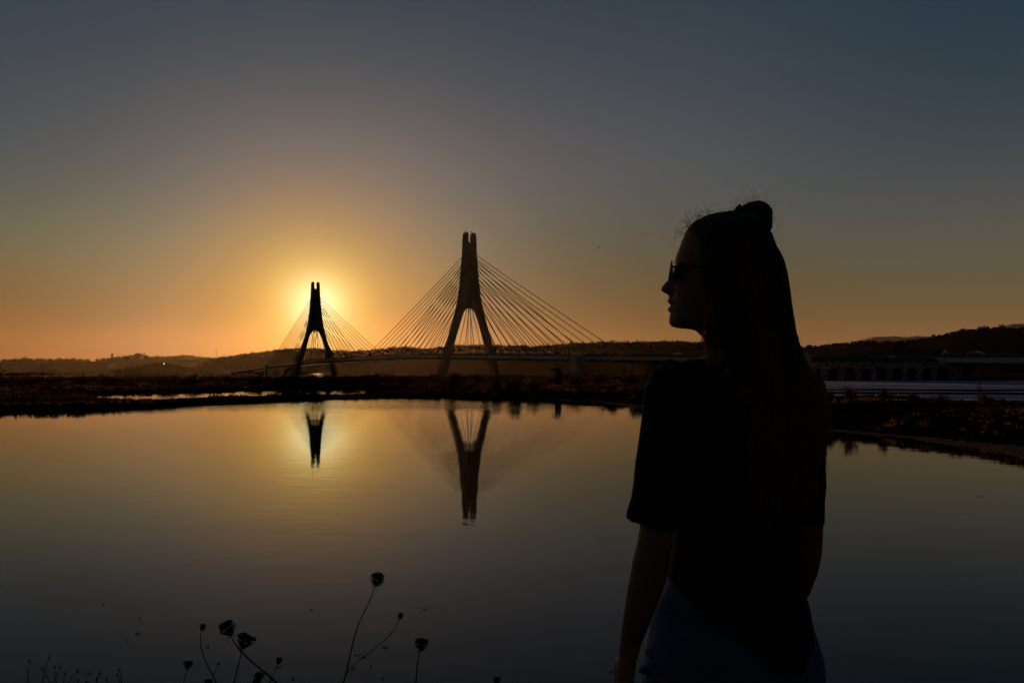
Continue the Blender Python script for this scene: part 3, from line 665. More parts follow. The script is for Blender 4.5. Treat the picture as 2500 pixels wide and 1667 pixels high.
# clay-plastered rounded kiln at the arcade's left end
kx, ky = G(1962, 181); kiln = MB(); R_ = []
for q in range(9):
    a = q/8; zz = -.3+(zr(866)+.8)*a; rr_ = 1.75*math.sqrt(max(.02, 1-(2*a-1.0)**2*.75)) if a > .5 else 1.75*(.8+.2*math.sin(a*math.pi)); R_.append([Vector((rr_*math.cos(2*math.pi*j/20), rr_*math.sin(2*math.pi*j/20), zz)) for j in range(20)])
kiln.rings(R_); ko = kiln.build('kiln', M_clay, None, True); ko.location = (kx, ky, .5); tag(ko, 'rounded clay-coloured kiln at the left end of the ruined arcade, beside the woman\'s hair', 'kiln')
# low boards dividing the pan
for k, (D0, D1, px0) in enumerate([(90, 84, 'farther'), (77, 71, 'nearer')]):
    a, b = Vector((*G(1930, D0), .53)), Vector((*G(2700, D1), .53)); mb = MB(); mb.tube([(0, 0, .06), tuple(b-a+Vector((0, 0, .06)))], .10, 4)
    o = mb.build('pan_divider', M_wood); o.location = a; tag(o, f'{px0} of the two long low boards dividing the pale salt pan', 'divider', 'salt pan dividers')
# thin metal stand in the pan
D0 = 47; st = empty('metal_stand', tuple(P(2390, 982, D0)), 'thin dark metal stand with legs and a small round top above the bushes', 'stand')
def sp_(px, py, dy=0): return P(px, py, D0+dy)-P(2390, 982, D0)
mb = MB(); mb.tube([sp_(2390, 982), sp_(2390, 936)], .02, 6); mb.build('post', M_steel, st)
mb = MB(); mb.tube([sp_(2386, 938), sp_(2395, 938)], .02, 6); mb.ball(sp_(2390, 933), .055); mb.build('valve_head', M_steel, st, True)
mb = MB(); mb.tube([sp_(2386, 944.5), sp_(2395, 944.5)], .02, 6); mb.build('crossbar', M_steel, st)
for a_, b_ in ((2388, 2388), (2393, 2396.5)):
    mb = MB(); mb.tube([sp_(a_, 944, .1), sp_(b_, 982, .5)], .014, 6); mb.build('leg', M_steel, st)
mb = MB(); mb.tube([sp_(2388, 955), sp_(2396, 947), sp_(2396, 953)], .012, 6); mb.build('brace', M_steel, st)
# black pillar with an arm on the central bank
D0 = 100; b0 = P(1364, 930, D0); b0.z = ground_at(b0.x, b0.y)-.1; pil = empty('sluice_pillar', tuple(b0), 'black weathered pillar with a short beak-like arm pointing left, on the central bank', 'pillar')
def q_(px, py, dy=0): return P(px, py, D0+dy)-b0
mb = MB(); R_ = []
for px0, px1, py in [(1354, 1374, 938), (1354.5, 1373, 928), (1355, 1371, 916), (1354.5, 1370, 908), (1354, 1368.5, 902), (1355, 1368, 897.5), (1357, 1367.5, 896.5)]:
    a, b = q_(px0, py), q_(px1, py); w = (b.x-a.x)/2; c = (a+b)/2
    R_.append([c+Vector((w*math.copysign(abs(math.cos(t))**.6, math.cos(t)), w*math.copysign(abs(math.sin(t))**.6, math.sin(t)), 0)) for t in [2*math.pi*j/16 for j in range(16)]])
mb.rings(R_); mb.build('shaft', M_wood, pil, True)
mb = MB(); mb.tube([q_(1358, 900.5), q_(1351, 901), q_(1345, 902.3)], [.17, .13, .05], 8); mb.build('arm', M_wood, pil, True)
mb = MB(); mb.ball(q_(1355.5, 915.5, -.75), .06); mb.build('metal_plate', M_sleeve, pil, True)

# ------------------------------------------------------------------ wire fence on the far left bank
fence = empty('wire_fence', (*G(29, 185), .9), 'low wire fence with thin wooden posts along the left horizon', 'fence')
f0 = Vector(fence.location); fpx = [-60, -16, 29, 73, 117, 160, 204, 249, 295, 340, 384, 430, 474, 520, 566, 587, 633, 680, 726, 773, 820, 868, 916, 963]
wire = []
for k, px in enumerate(fpx):
    b = Vector((*G(px, 185+k*.4), 0)); zt = HC+(HZ-(909.5 if px < 400 else 908))*185/F
    zt = zt+random.uniform(-.06, .06); mb = MB(); mb.tube([b-f0+Vector((0, 0, .3)), b-f0+Vector((random.uniform(-.04, .04), 0, zt))], .085, 6); mb.build('post', M_wood, fence); wire.append(b-f0+Vector((0, 0, zt-.12)))
for dz in (0, -.45):
    mb = MB(); mb.tube([w+Vector((0, 0, dz)) for w in wire], .022, 4); mb.build('wire', M_steel, fence)
mb = MB(); a, b = wire[14], wire[15]; mb.tube([a+Vector((0, 0, -.55)), b+Vector((0, 0, .0))], .06, 6); mb.build('brace', M_wood, fence)

# ------------------------------------------------------------------ things on the left skyline
def on(Va, px, name, label, cat, group=None, dz=0):
    z, d = hill_z(Va, px); x = (px-1250)/F*d; return empty(name, (x, d, z+dz), label, cat, group), d
wtw, d = on(R1, 273.5, 'water_tower', 'flared concrete water tower on the left skyline', 'water tower'); u = d/F
zz = lambda py: HC+(HZ-py)*u-wtw.location.z
mb = MB(); mb.tube([(0, 0, -4), (0, 0, zz(873)), (0, 0, zz(868.5))], [2.1*u, 2.0*u, 2.1*u], 16); mb.build('shaft', M_conc, wtw)
mb = MB(); mb.tube([(0, 0, zz(868.5)), (0, 0, zz(864.6)), (0, 0, zz(864))], [2.1*u, 3.4*u, 3.5*u], 20); mb.build('bowl', M_conc, wtw)
bt, d = on(R1, 302.5, 'ball_mast', 'thin mast topped with a dark ball left of the church', 'mast'); zz = lambda py: HC+(HZ-py)*u-bt.location.z
mb = MB(); mb.tube([(0, 0, -4), (0, 0, zz(868))], .25*u, 6); mb.build('pole', M_steel, bt); mb = MB(); mb.ball((0, 0, zz(867.5)), 1.35*u); mb.build('ball', M_steel, bt, True)
ch, d = on(R1, 340, 'hilltop_church', 'church with a low dome and a small bell turret on the left hilltop', 'church'); zz = lambda py: HC+(HZ-py)*u-ch.location.z
X_ = lambda px: (px-340)*u
mb = MB(); mb.box(((X_(321)+X_(356))/2, 0, (zz(867)-14)/2), (X_(356)-X_(321), 30, zz(867)+14)); mb.build('nave_wall', M_tile, ch)
mb = MB(); mb.prism([(X_(329), zz(867)), (X_(334), zz(863.5)), (X_(338), zz(862)), (X_(342), zz(863.2)), (X_(346), zz(866.9))], Matrix.Identity(4), 24); mb.build('dome_roof', M_tile, ch, tri=True)
mb = MB(); mb.box((X_(352), 0, (zz(861.5)+zz(867))/2), (2.6*u, 2.6*u, zz(861.5)-zz(867))); mb.build('turret', M_tile, ch)
mb = MB(); mb.ball((X_(352), 0, zz(861.3)), 1.5*u, sc=(1, 1, 1.2)); mb.build('turret_cap', M_tile, ch, True)
mb = MB(); mb.box((X_(350.5), -15.2, zz(873)), (8*u, .6, 4*u)); mb.build('white_front', M_white, ch)
ms, d4 = on(R4, 528.5, 'lattice_mast', 'tall thin mast on the hill between the church and the small pylon', 'mast'); u4 = d4/F; zz = lambda py: HC+(HZ-py)*u4-ms.location.z
mb = MB(); mb.tube([(0, 0, -3), (0, 0, zz(852))], [.45*u4, .22*u4], 6); mb.build('pole', M_steel, ms); mb = MB(); mb.tube([(-1.6*u4, 0, zz(854.5)), (1.6*u4, 0, zz(854.5))], .12*u4, 5); mb.build('crossarm', M_steel, ms)
pm, d5 = on(R5, 2210, 'mast', 'single thin mast before the faint mountain ridge', 'mast'); u5 = d5/F; zz = lambda py: HC+(HZ-py)*u5-pm.location.z
mb = MB(); mb.tube([(0, 0, -1), (0, 0, zz(820))], .22, 6); mb.build('pole', M_steel, pm)
mb = MB(); mb.tube([(-.5, 0, zz(822)), (.5, 0, zz(822))], .1, 5); mb.build('crossarm', M_steel, pm)
def house(px0, px1, py0, py1, D, label, roof=False, name='white_building'):
    u = D/F; x0, x1 = (px0-1250)*u, (px1-1250)*u; z0, z1 = HC+(HZ-py1)*u, HC+(HZ-py0)*u; w, h, dp = x1-x0, z1-z0, max(8, (x1-x0)*.6)
    root = empty(name, ((x0+x1)/2, D, z0), label, 'building', 'pale buildings below the left skyline')
    mb = MB(); mb.box((0, dp/2, h/2-2), (w, dp, h+4)); mb.build('wall', M_white, root)
    mb = MB(); mb.prism([(-w/2-.4, h), (w/2+.4, h), (w/2-.4, h+min(1.6, h*.2)), (-w/2+.4, h+min(1.6, h*.2))], Matrix.Translation((0, dp/2, .02)), dp+.8); mb.build('roof', M_tile, root)
    nw = max(2, int(w/4.5))
    for k in range(nw): mb = MB(); mb.box((-w/2+w*(k+.5)/nw, -.04, h*.55), (1.2, .1, min(1.6, h*.3))); mb.build('window', M_glass, root)
house(96, 106, 889.5, 900, 1700, 'tall pale block standing alone below the left skyline')
house(113, 133, 901.5, 905, 1600, 'long low pale building right of the tall block')
house(93, 110, 905, 908, 1500, 'low pale sheds at the foot of the tall block')
house(-12, 3, 900.5, 905, 1500, 'upper pale building cut by the left photo edge')
house(-8, 9, 905.2, 909, 1400, 'lower pale building cut by the left photo edge')
house(266, 275, 889, 893.5, 1900, 'small dim building below the water tower')
house(410, 424, 883.5, 885.5, 2800, 'pale strip of a building right of the bright lamp', name='pale_building')
for px, py, D, r, lab in ((401, 888, 1200, .42, 'bright lit lamp on the dark low hill below the church'), (461.5, 905, 1300, .42, 'right lamp of the lit pair near the hill foot'), (458, 905.2, 1300, .28, 'left, fainter lamp of the lit pair near the hill foot')):
    p = P(px, py, D); rt = empty('street_lamp', (p.x, p.y, p.z-7), lab, 'street lamp', 'lit lamps on the left shore')
    mb = MB(); mb.tube([(0, 0, -3), (0, 0, 7)], .12, 6); mb.build('pole', M_steel, rt)
    mb = MB(); mb.ball((0, -.4, 7), r); mb.build('lamp', mat('lit_lamp', (1, .9, .7), .4, emit=((1, .82, .5), 14)), rt, True)

# ------------------------------------------------------------------ bird
bp_ = P(1462, 605, 90); bd = MB(); bd.tube([(-.22, 0, 0), (-.05, 0, .02), (.12, 0, .02), (.25, 0, .04)], [.02, .07, .08, .02], 8)
bdo = bd.build('bird', M_steel, None, True); bdo.location = bp_; bdo.scale = (.6, .6, .6); tag(bdo, 'tiny dark bird high in the sky right of the large pylon', 'bird')
mb = MB(); mb.add([(.1, 0, .03), (-.08, 0, .03), (-.12, -.3, .12), (.02, -.55, .06), (.1, -.3, .13)], [(0, 1, 2, 3, 4)]); mb.add([(.1, 0, .03), (-.08, 0, .03), (-.12, .3, .12), (.02, .55, .06), (.1, .3, .13)], [(4, 3, 2, 1, 0)]); mb.build('wings', M_steel, bdo)

# ------------------------------------------------------------------ the woman on the near bank, seen from behind, head in profile
GZ0 = 1.25
YH = 1.57                                                  # distance of the head's middle
person = empty('person', tuple(Vector((P(1790, 900, 1.6).x, 1.62, GZ0))), 'woman with long hair and a small bun in black t-shirt and jeans, looking left', 'person')
PO = Vector(person.location)
def SX(v): return Vector(v)-PO
def pz_(py, Y=1.6): return HC-(py-HZ)/F*Y
def loftrows(mb, rows, n=40, e=.9, mi=0, ef=None):
    """rows: (py, left px, right px, Y centre, half depth)"""
    R = []
    for py, l, r, Y, hd in rows:
        if ef: e = ef(py)
        cx = ((l+r)/2-1250)/F*Y; hw = (r-l)/2/F*Y; z = pz_(py, Y); ring = []
        for j in range(n):
            a = 2*math.pi*j/n; c, s = math.cos(a), math.sin(a)
            ring.append(SX((cx+hw*math.copysign(abs(c)**e, c), Y+hd*math.copysign(abs(s)**e, s), z)))
        R.append(ring)
    mb.rings(R[::-1], True, mi)
def dens(rows, k=4):
    """smooth in-between rows"""
    a = np.array(rows, float); t = np.arange(len(a)); tt = np.linspace(0, len(a)-1, (len(a)-1)*k+1)
    out = []
    for x in tt:
        i = min(int(x), len(a)-2); f = x-i; p0, p1, p2, p3 = a[max(i-1, 0)], a[i], a[i+1], a[min(i+2, len(a)-1)]
        out.append(tuple(.5*((2*p1)+(-p0+p2)*f+(2*p0-5*p1+4*p2-p3)*f*f+(-p0+3*p1-3*p2+p3)*f**3)) if 0 else tuple(p1*(1-f)+p2*f))
    return out
M_skin = mat('skin', (.21, .095, .058), .6, noise=8, col2=(.18, .08, .05))
M_tee = mat('black_cotton', (.012, .012, .013), .9, bump=(260, .0006), spec=.2)
M_jean = mat('blue_denim', (.055, .12, .25), .85, noise=14, col2=(.035, .08, .18), bump=(420, .0005), spec=.2)
M_hair = mat('brown_hair_mass', (.035, .022, .012), .6, noise=30, col2=(.02, .013, .008), spec=.3)
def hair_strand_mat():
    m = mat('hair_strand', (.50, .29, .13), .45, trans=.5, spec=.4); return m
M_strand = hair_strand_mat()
M_sung = mat('sunglass_lens', (.008, .008, .01), .3, spec=.25); M_frame = mat('sunglass_frame', (.012, .010, .010), .55)
M_eye = mat('eye_in_shade', (.10, .085, .08), .5); M_shoe = mat('white_trainer', (.5, .5, .5), .6); M_lip = mat('lip', (.35, .12, .10), .5)

# --- head: profile row by row (front, smooth front without nose and lips, back, half width in metres)
PROF = [(521, 1775), (528, 1742), (535, 1716), (545, 1695), (560, 1680), (580, 1667), (600, 1659), (613, 1654), (625, 1649.5), (638, 1646), (650, 1645), (659, 1645), (666, 1641), (672, 1635), (678, 1630.5), (686, 1624.5), (692, 1619), (699, 1613.2), (704.5, 1612), (708.5, 1614), (711.6, 1620), (715, 1627), (719, 1631.5), (724, 1633), (729, 1630), (733, 1628), (737, 1630), (740, 1635), (744, 1639.5), (747, 1634.7), (750, 1630.7), (754, 1629), (758, 1631.5), (762.7, 1635.5), (767.5, 1635.3), (774, 1633), (780, 1632), (786.6, 1633), (792, 1636), (797, 1642.6), (799, 1650.6), (800.6, 1665), (802, 1682), (805, 1695), (811, 1703), (820, 1712), (831, 1722), (844, 1730), (868, 1736), (890, 1732), (915, 1725)]
py_ = [p[0] for p in PROF]
rows_py = sorted(set(list(np.arange(522, 796, 2.5))+[p for p in py_ if p > 650]+list(np.arange(700, 770, 1.5))+list(np.arange(796, 812, .8))))
F0 = lambda y: lerp(y, [521, 528, 535, 545, 560, 580, 600, 625, 645, 658, 672, 690, 705, 720, 735, 745, 760, 770, 780, 790, 797, 799, 800.6, 802, 805, 811, 820, 831, 844, 868, 915], [1775, 1742, 1716, 1695, 1680, 1667, 1659, 1650, 1647, 1652, 1655, 1651, 1648, 1645, 1642, 1643, 1641, 1639, 1637, 1639, 1643, 1650.6, 1665, 1682, 1695, 1703, 1712, 1722, 1730, 1736, 1725])
BK = lambda y: lerp(y, [521, 530, 545, 565, 600, 650, 700, 740, 770, 800, 830, 870, 915], [1790, 1818, 1838, 1852, 1862, 1864, 1858, 1846, 1832, 1822, 1818, 1822, 1835])
HWd = lambda y: lerp(y, [521, 530, 545, 565, 590, 620, 660, 700, 730, 750, 770, 785, 797, 803, 820, 850, 880, 915], [.012, .036, .054, .066, .073, .075, .074, .071, .066, .061, .055, .050, .048, .050, .051, .053, .058, .075])
HYAW = math.radians(12); NJ = 64; head = MB(); R_ = []
for y in rows_py:
    f, f0, bk, w = lerp(y, py_, [p[1] for p in PROF]), F0(y), BK(y), HWd(y)
    z = pz_(y, YH); CX0 = (1755-1250)/F*YH; ca, sa = math.cos(HYAW), math.sin(HYAW)
    def qx(p_): k = (p_-1250)/F; return CX0+(k*YH-CX0)/(ca+k*sa)
    xf, x0, xb = qx(f), qx(f0), qx(bk); cx = x0+(xb-x0)*.52; ring = []
    sig = lerp(y, [650, 672, 690, 704, 716, 722, 735, 745, 756, 766, 780, 797], [.020, .009, .011, .0155, .014, .009, .020, .021, .019, .018, .022, .03])
    for j in range(NJ):
        a = 2*math.pi*j/NJ; c, s = math.cos(a), math.sin(a)
        yy = w*math.copysign(abs(s)**.92, s)
        if c > 0:
            ex = 1.0 if y < 640 else lerp(y, [640, 700, 790], [.95, .85, .82])
            x = cx-(cx-x0)*abs(c)**ex; x -= (x0-xf)*math.exp(-(yy/sig)**2)
            ys = abs(yy)                                          # eye sockets
            x += .006*math.exp(-((ys-.031)/.014)**2-((y-667)/13)**2)
            x -= .003*math.exp(-((ys-.036)/.016)**2-((y-706)/20)**2)
        else: x = cx+(xb-cx)*abs(c)**.95
        ring.append(SX((CX0+(x-CX0)*ca+yy*sa, YH+yy*ca-(x-CX0)*sa, z)))
    R_.append(ring)
head.rings(R_[::-1], True)
for sg_ in (-1, 1): head.ball(SX((P(1752, 690, YH).x+sg_*.072*math.sin(HYAW), YH+sg_*.072*math.cos(HYAW), pz_(690, YH))), .026, sc=(.55, .45, 1.1))
body = head
# trunk under the shirt, neck root and shoulders
TOR = [(862, 1735, 1826, 1.575, .058), (878, 1702, 1850, 1.58, .060), (890, 1690, 1890, 1.585, .062), (910, 1655, 1925, 1.59, .070), (940, 1640, 1945, 1.595, .080), (1000, 1640, 1945, 1.60, .088), (1100, 1650, 1940, 1.60, .092), (1200, 1660, 1930, 1.60, .092), (1300, 1660, 1912, 1.605, .092), (1370, 1655, 1910, 1.61, .092), (1440, 1632, 1938, 1.615, .10), (1530, 1604, 1965, 1.62, .115), (1620, 1588, 1985, 1.62, .12), (1690, 1584, 1992, 1.62, .115), (1720, 1600, 1980, 1.62, .10)]
loftrows(body, dens(TOR, 2))
def limb(mb, pts, n=20, depth=1.0):
    """pts: (px, py, Y, half width px, depth factor)"""
    mb.tube([SX(P(a[0], a[1], a[2])) for a in pts], [a[3]/F*a[2] for a in pts], n, rad2=[a[3]/F*a[2]*(a[4] if len(a) > 4 else 1) for a in pts], up=(1, 0, 0))
# left arm hangs down slightly away from the body
limb(body, [(1672, 925, 1.58, 22), (1638, 960, 1.56, 34), (1622, 1060, 1.535, 37), (1612, 1180, 1.515, 39), (1603, 1293, 1.505, 41.5), (1596, 1340, 1.50, 43), (1588, 1377, 1.50, 45), (1582, 1410, 1.50, 44), (1573, 1440, 1.50, 41.5), (1561, 1486, 1.50, 36), (1552, 1520, 1.505, 32), (1543, 1554, 1.51, 27.5), (1538, 1578, 1.51, 25, .75), (1534, 1600, 1.51, 24.5, .7)])
# right arm: elbow out, forearm forward into the front pocket
limb(body, [(1905, 925, 1.60, 22), (1942, 960, 1.61, 34), (1960, 1060, 1.62, 37), (1967, 1180, 1.63, 39), (1967, 1280, 1.635, 41), (1962, 1340, 1.64, 43), (1954, 1385, 1.65, 42), (1942, 1430, 1.68, 37), (1925, 1470, 1.73, 31), (1905, 1500, 1.77, 24), (1890, 1520, 1.79, 22)])
def hand(mb, wrist, d, nrm, side, s=1.0):
    """palm and five separate fingers; d = towards the fingertips, nrm = back of the hand, side = towards the thumb"""
    wrist, d, nrm, side = Vector(wrist), Vector(d).normalized(), Vector(nrm).normalized(), Vector(side).normalized()
    mb.tube([wrist-d*.012*s, wrist+d*.02*s, wrist+d*.05*s, wrist+d*.082*s, wrist+d*.092*s], [.023*s, .027*s, .036*s, .037*s, .03*s], 16, rad2=[.015*s, .015*s, .014*s, .012*s, .008*s], up=side)
    for k, (off, ln) in enumerate([(.027, .068), (.009, .078), (-.009, .072), (-.026, .056)]):
        b = wrist+d*.080*s+side*off*s; cu = .30+.10*k; p = [b]; dd = d.copy()
        for q, fr in enumerate((.45, .30, .25)):
            dd = (dd-nrm*cu*(.6+.4*q)).normalized(); p.append(p[-1]+dd*ln*fr*s)
        mb.tube(p, [.0088*s, .0082*s, .0074*s, .0058*s], 10)
    b = wrist+d*.028*s+side*.024*s; p = [b, b+(d*.6+side*.7-nrm*.2)*.028*s, b+(d*.6+side*.7-nrm*.2)*.028*s+(d*.9+side*.25-nrm*.35)*.030*s, b+(d*.6+side*.7-nrm*.2)*.028*s+(d*.9+side*.25-nrm*.35)*.030*s+(d*.95-nrm*.4)*.024*s]
    mb.tube(p, [.0125*s, .0105*s, .0095*s, .007*s], 10)
hand(body, SX(P(1535, 1592, 1.51)), (-.16, .03, -1), (-.85, -.5, 0), (-.25, .9, -.1), .93)
hand(body, SX(P(1893, 1516, 1.785)), (-.45, .35, -.8), (.3, .9, .2), (-.8, .3, .3), .9)
# legs down to the ground
zc_ = pz_(1700, 1.62)
LEGX = ((1690, 1.60), (1888, 1.64))
for px, Y in LEGX:
    hx = (px-1250)/F*Y
    body.tube([SX((hx, Y, zc_+.06)), SX((hx, Y, zc_-.10)), SX((hx+.004, Y+.006, GZ0+.46)), SX((hx+.005, Y+.004, GZ0+.36)), SX((hx+.004, Y-.004, GZ0+.26)), SX((hx+.003, Y, GZ0+.09)), SX((hx+.003, Y+.02, GZ0+.04))], [.085, .078, .056, .052, .054, .036, .036], 18, up=(1, 0, 0))
    body.tube([SX((hx+.003, Y-.03, GZ0+.045)), SX((hx-.005, Y+.05, GZ0+.045)), SX((hx-.02, Y+.15, GZ0+.035))], [.034, .038, .03], 12, rad2=[.03, .03, .018], up=(1, 0, 0))
bo = body.build('body', M_skin, person, True)
bake(bo, [('REMESH', dict(mode='VOXEL', voxel_size=.0026, use_smooth_shade=True)), ('SMOOTH', dict(factor=.5, iterations=2))])

# --- t-shirt
def folds(o, amp, sc1, seed):
    me = o.data; n = len(me.vertices); c = np.empty(n*3, np.float32); me.vertices.foreach_get('co', c); c = c.reshape(-1, 3); nr = np.empty(n*3, np.float32); me.vertices.foreach_get('normal', nr); nr = nr.reshape(-1, 3)
    d = vnoise(c[:, 0]*1.0+c[:, 2]*.6, c[:, 2]*.55+c[:, 1]*.7, sc1, seed)*amp+vnoise(c[:, 0]+c[:, 1]*.8, c[:, 2]*.5-c[:, 1]*.4, sc1*2.3, seed+1)*amp*.4
    c = c+nr*d[:, None]; me.vertices.foreach_set('co', c.ravel().astype(np.float32)); me.update()
tee = MB()
SH = [(878, 1686, 1800, 1.575, .058), (884, 1662, 1850, 1.58, .07), (892, 1636, 1905, 1.585, .08), (903, 1619, 1945, 1.59, .088), (916, 1600, 1972, 1.592, .095), (935, 1588, 1990, 1.595, .102), (960, 1594, 1990, 1.60, .108), (1000, 1606, 1985, 1.60, .114), (1100, 1618, 1975, 1.60, .118), (1200, 1630, 1966, 1.60, .116), (1290, 1640, 1940, 1.605, .112), (1340, 1636, 1925, 1.61, .11), (1365, 1632, 1925, 1.61, .11)]
loftrows(tee, dens(SH, 2), e=.95)
# lower part with the curved, slanting hem
HEMX = [1590, 1610, 1627, 1669, 1695, 1742, 1784, 1815, 1836, 1857, 1888, 1914, 1940, 1963, 1974, 1990]; HEMY = [1400, 1405, 1414, 1455, 1470, 1497, 1517, 1543, 1570, 1588, 1600, 1603, 1594, 1573, 1548, 1540]
LB = [(1355, 1633, 1923), (1380, 1630, 1930), (1418, 1624, 1946), (1457, 1612, 1961), (1476, 1606, 1966), (1512, 1598, 1972), (1549, 1590, 1975), (1603, 1585, 1966)]
NR = 26; nn = 64; R_ = []
for q in range(NR):
    v = q/(NR-1); ring = []
    for j in range(nn):
        a = 2*math.pi*j/nn; c, s = math.cos(a), math.sin(a)
        l0, r0 = 1604, 1972; pxe = (l0+r0)/2+(r0-l0)/2*math.copysign(abs(c)**.95, c)
        wb_ = min(1, max(0, (s+.25)/.8)); wb_ = wb_*wb_*(3-2*wb_); hem = lerp(pxe, HEMX, HEMY)*(1-wb_)+lerp(pxe, [1604, 1800, 1972], [1405, 1480, 1545])*wb_
        y = 1340+(hem-1340)*v; l, r = lerp(y, [b[0] for b in LB], [b[1] for b in LB]), lerp(y, [b[0] for b in LB], [b[2] for b in LB])
        if y < 1355: l, r = 1636, 1923
        Y = lerp(y, [1340, 1603], [1.61, 1.617]); hd = lerp(y, [1340, 1450, 1603], [.112, .130, .154])
        cx, hw = ((l+r)/2-1250)/F*Y, (r-l)/2/F*Y
        ring.append(SX((cx+hw*math.copysign(abs(c)**.95, c), Y+hd*math.copysign(abs(s)**.95, s), pz_(y, Y))))
    R_.append(ring)
tee.rings(R_[::-1], True)
limb(tee, [(1650, 905, 1.565, 34), (1629, 930, 1.55, 46), (1622, 955, 1.545, 50), (1619, 990, 1.54, 49.5), (1613, 1058, 1.53, 54), (1604, 1142, 1.52, 58), (1598, 1215, 1.51, 58.5)], 28)
# flared slanting sleeve end
R_ = []
for k, t in enumerate(np.linspace(0, 1, 6)):
    ring = []
    for j in range(28):
        a = 2*math.pi*j/28; c, s = math.cos(a), math.sin(a); cx = 1598-11*t; hw = 58.5+1.0*t; px = cx+hw*c; py = 1215+(t*(63+15*c))-((3*math.sin(3*a)) if k == 5 else 0)
        p = P(px, py, 1.51); p.y += hw/F*1.51*s*1.0; ring.append(SX(p))
    R_.append(ring)
tee.rings(R_[::-1], True)
limb(tee, [(1940, 918, 1.60, 40), (1958, 950, 1.61, 52), (1962, 1000, 1.615, 53), (1964, 1060, 1.62, 51), (1965, 1142, 1.625, 50), (1966, 1184, 1.63, 51), (1964, 1215, 1.632, 48), (1962, 1262, 1.635, 47.5), (1962, 1274, 1.635, 47)], 28)
to = tee.build('t_shirt', M_tee, person, True)
bake(to, [('REMESH', dict(mode='VOXEL', voxel_size=.003, use_smooth_shade=True)), ('SMOOTH', dict(factor=.5, iterations=3))]); folds(to, .006, 14, 51)

# --- jeans
jn = MB()
JR = [(1402, 1634, 1936, 1.612, .106), (1425, 1626, 1946, 1.615, .112), (1455, 1612, 1958, 1.618, .118), (1491, 1601, 1968, 1.62, .124), (1528, 1591, 1977, 1.62, .130), (1569, 1584, 1992, 1.62, .134), (1600, 1578, 2003, 1.62, .134), (1632, 1573, 2008, 1.62, .132), (1667, 1568, 2009, 1.62, .126), (1700, 1568, 2006, 1.62, .118), (1730, 1576, 2000, 1.62, .105)]
loftrows(jn, dens(JR, 2), e=.92)
for (px, Y), w in zip(LEGX, (1, 1)):
    hx = (px-1250)/F*Y
    jn.tube([SX((hx, Y, zc_+.04)), SX((hx, Y, zc_-.06)), SX((hx+.003, Y, zc_-.2)), SX((hx+.004, Y+.006, GZ0+.46)), SX((hx+.005, Y+.002, GZ0+.30)), SX((hx+.004, Y-.002, GZ0+.14)), SX((hx+.003, Y, GZ0+.07))], [.094, .093, .08, .066, .063, .055, .054], 24, up=(1, 0, 0))
# crumpled pocket edge on the left hip
for px, py, r in ((1584, 1590, .009), (1570, 1634, .011)):
    jn.ball(SX(P(px, py, 1.60)), r, sc=(1, 1.6, .8))
jo = jn.build('jeans', M_jean, person, True)
bake(jo, [('REMESH', dict(mode='VOXEL', voxel_size=.0035, use_smooth_shade=True)), ('SMOOTH', dict(factor=.5, iterations=2))]); folds(jo, .0045, 18, 53)
mb = MB()
def onseat(px, py): return SX(P(px, py, 1.62-.128-.004+.10*(1-math.sqrt(max(0, 1-((px-1790)/222)**2)))))
mb.tube([onseat(x, 1494) for x in range(1612, 1730, 12)], .0022, 5); mb.build('waistband_seam', M_jean, jo)
for k in range(2):
    px0 = 1665+k*165; mb = MB(); pl_ = [(0, 0), (88, 4), (86, 70), (44, 90), (2, 66), (0, 0)]
    pts = []
    for (a, b), (c, d) in zip(pl_, pl_[1:]):
        for q in range(6): pts.append(onseat(px0+a+(c-a)*q/6, 1560+b+(d-b)*q/6))
    mb.tube(pts, .0018, 5); mb.build('pocket_seam', M_jean, jo)
for k, (px, Y) in enumerate(LEGX):
    hx = (px-1250)/F*Y; mb = MB()
    mb.tube([SX((hx+.003, Y-.085, GZ0+.045)), SX((hx+.003, Y-.05, GZ0+.05)), SX((hx, Y+.03, GZ0+.055)), SX((hx-.012, Y+.11, GZ0+.04)), SX((hx-.02, Y+.18, GZ0+.03))], [.026, .042, .045, .048, .026], 16, rad2=[.03, .045, .05, .035, .018], up=(1, 0, 0)); mb.build('shoe', M_shoe, person, True)

# --- hair
hr = MB()
HR = [(521, 1762, 1800, 1.57, .02), (526, 1736, 1822, 1.57, .040), (533, 1715, 1845, 1.57, .056), (545, 1692, 1862, 1.57, .068), (560, 1681, 1866, 1.57, .078), (575, 1676, 1868, 1.57, .083), (590, 1683, 1872, 1.57, .086), (606, 1686, 1879, 1.57, .086), (628, 1688, 1888, 1.57, .087), (654, 1690, 1897, 1.568, .087), (680, 1694, 1904, 1.566, .087), (711, 1702, 1910, 1.564, .086), (747, 1712, 1915, 1.562, .083), (778, 1722, 1920, 1.56, .081), (807, 1738, 1926, 1.557, .079), (833, 1751, 1935, 1.554, .077), (852, 1759, 1943, 1.552, .076), (877, 1754, 1953, 1.55, .074), (903, 1749, 1966, 1.545, .07), (919, 1753, 1981, 1.54, .068), (938, 1761, 1994, 1.535, .066), (960, 1772, 2005, 1.53, .064), (985, 1790, 2014, 1.525, .062), (1010, 1796, 2019, 1.52, .058), (1035, 1802, 2016, 1.515, .054), (1070, 1812, 2008, 1.51, .048), (1110, 1824, 2001, 1.505, .042), (1150, 1842, 1990, 1.50, .034), (1180, 1870, 1970, 1.495, .022), (1195, 1895, 1955, 1.492, .010)]
loftrows(hr, [(y, l, rr-(3.5 if y > 590 else 0)-(3 if y > 900 else 0), Y, d) for y, l, rr, Y, d in dens(HR, 2)], n=96, ef=lambda y: lerp(y, [545, 590, 640, 800, 880, 950], [1.0, .6, .38, .38, .7, 1.0]))
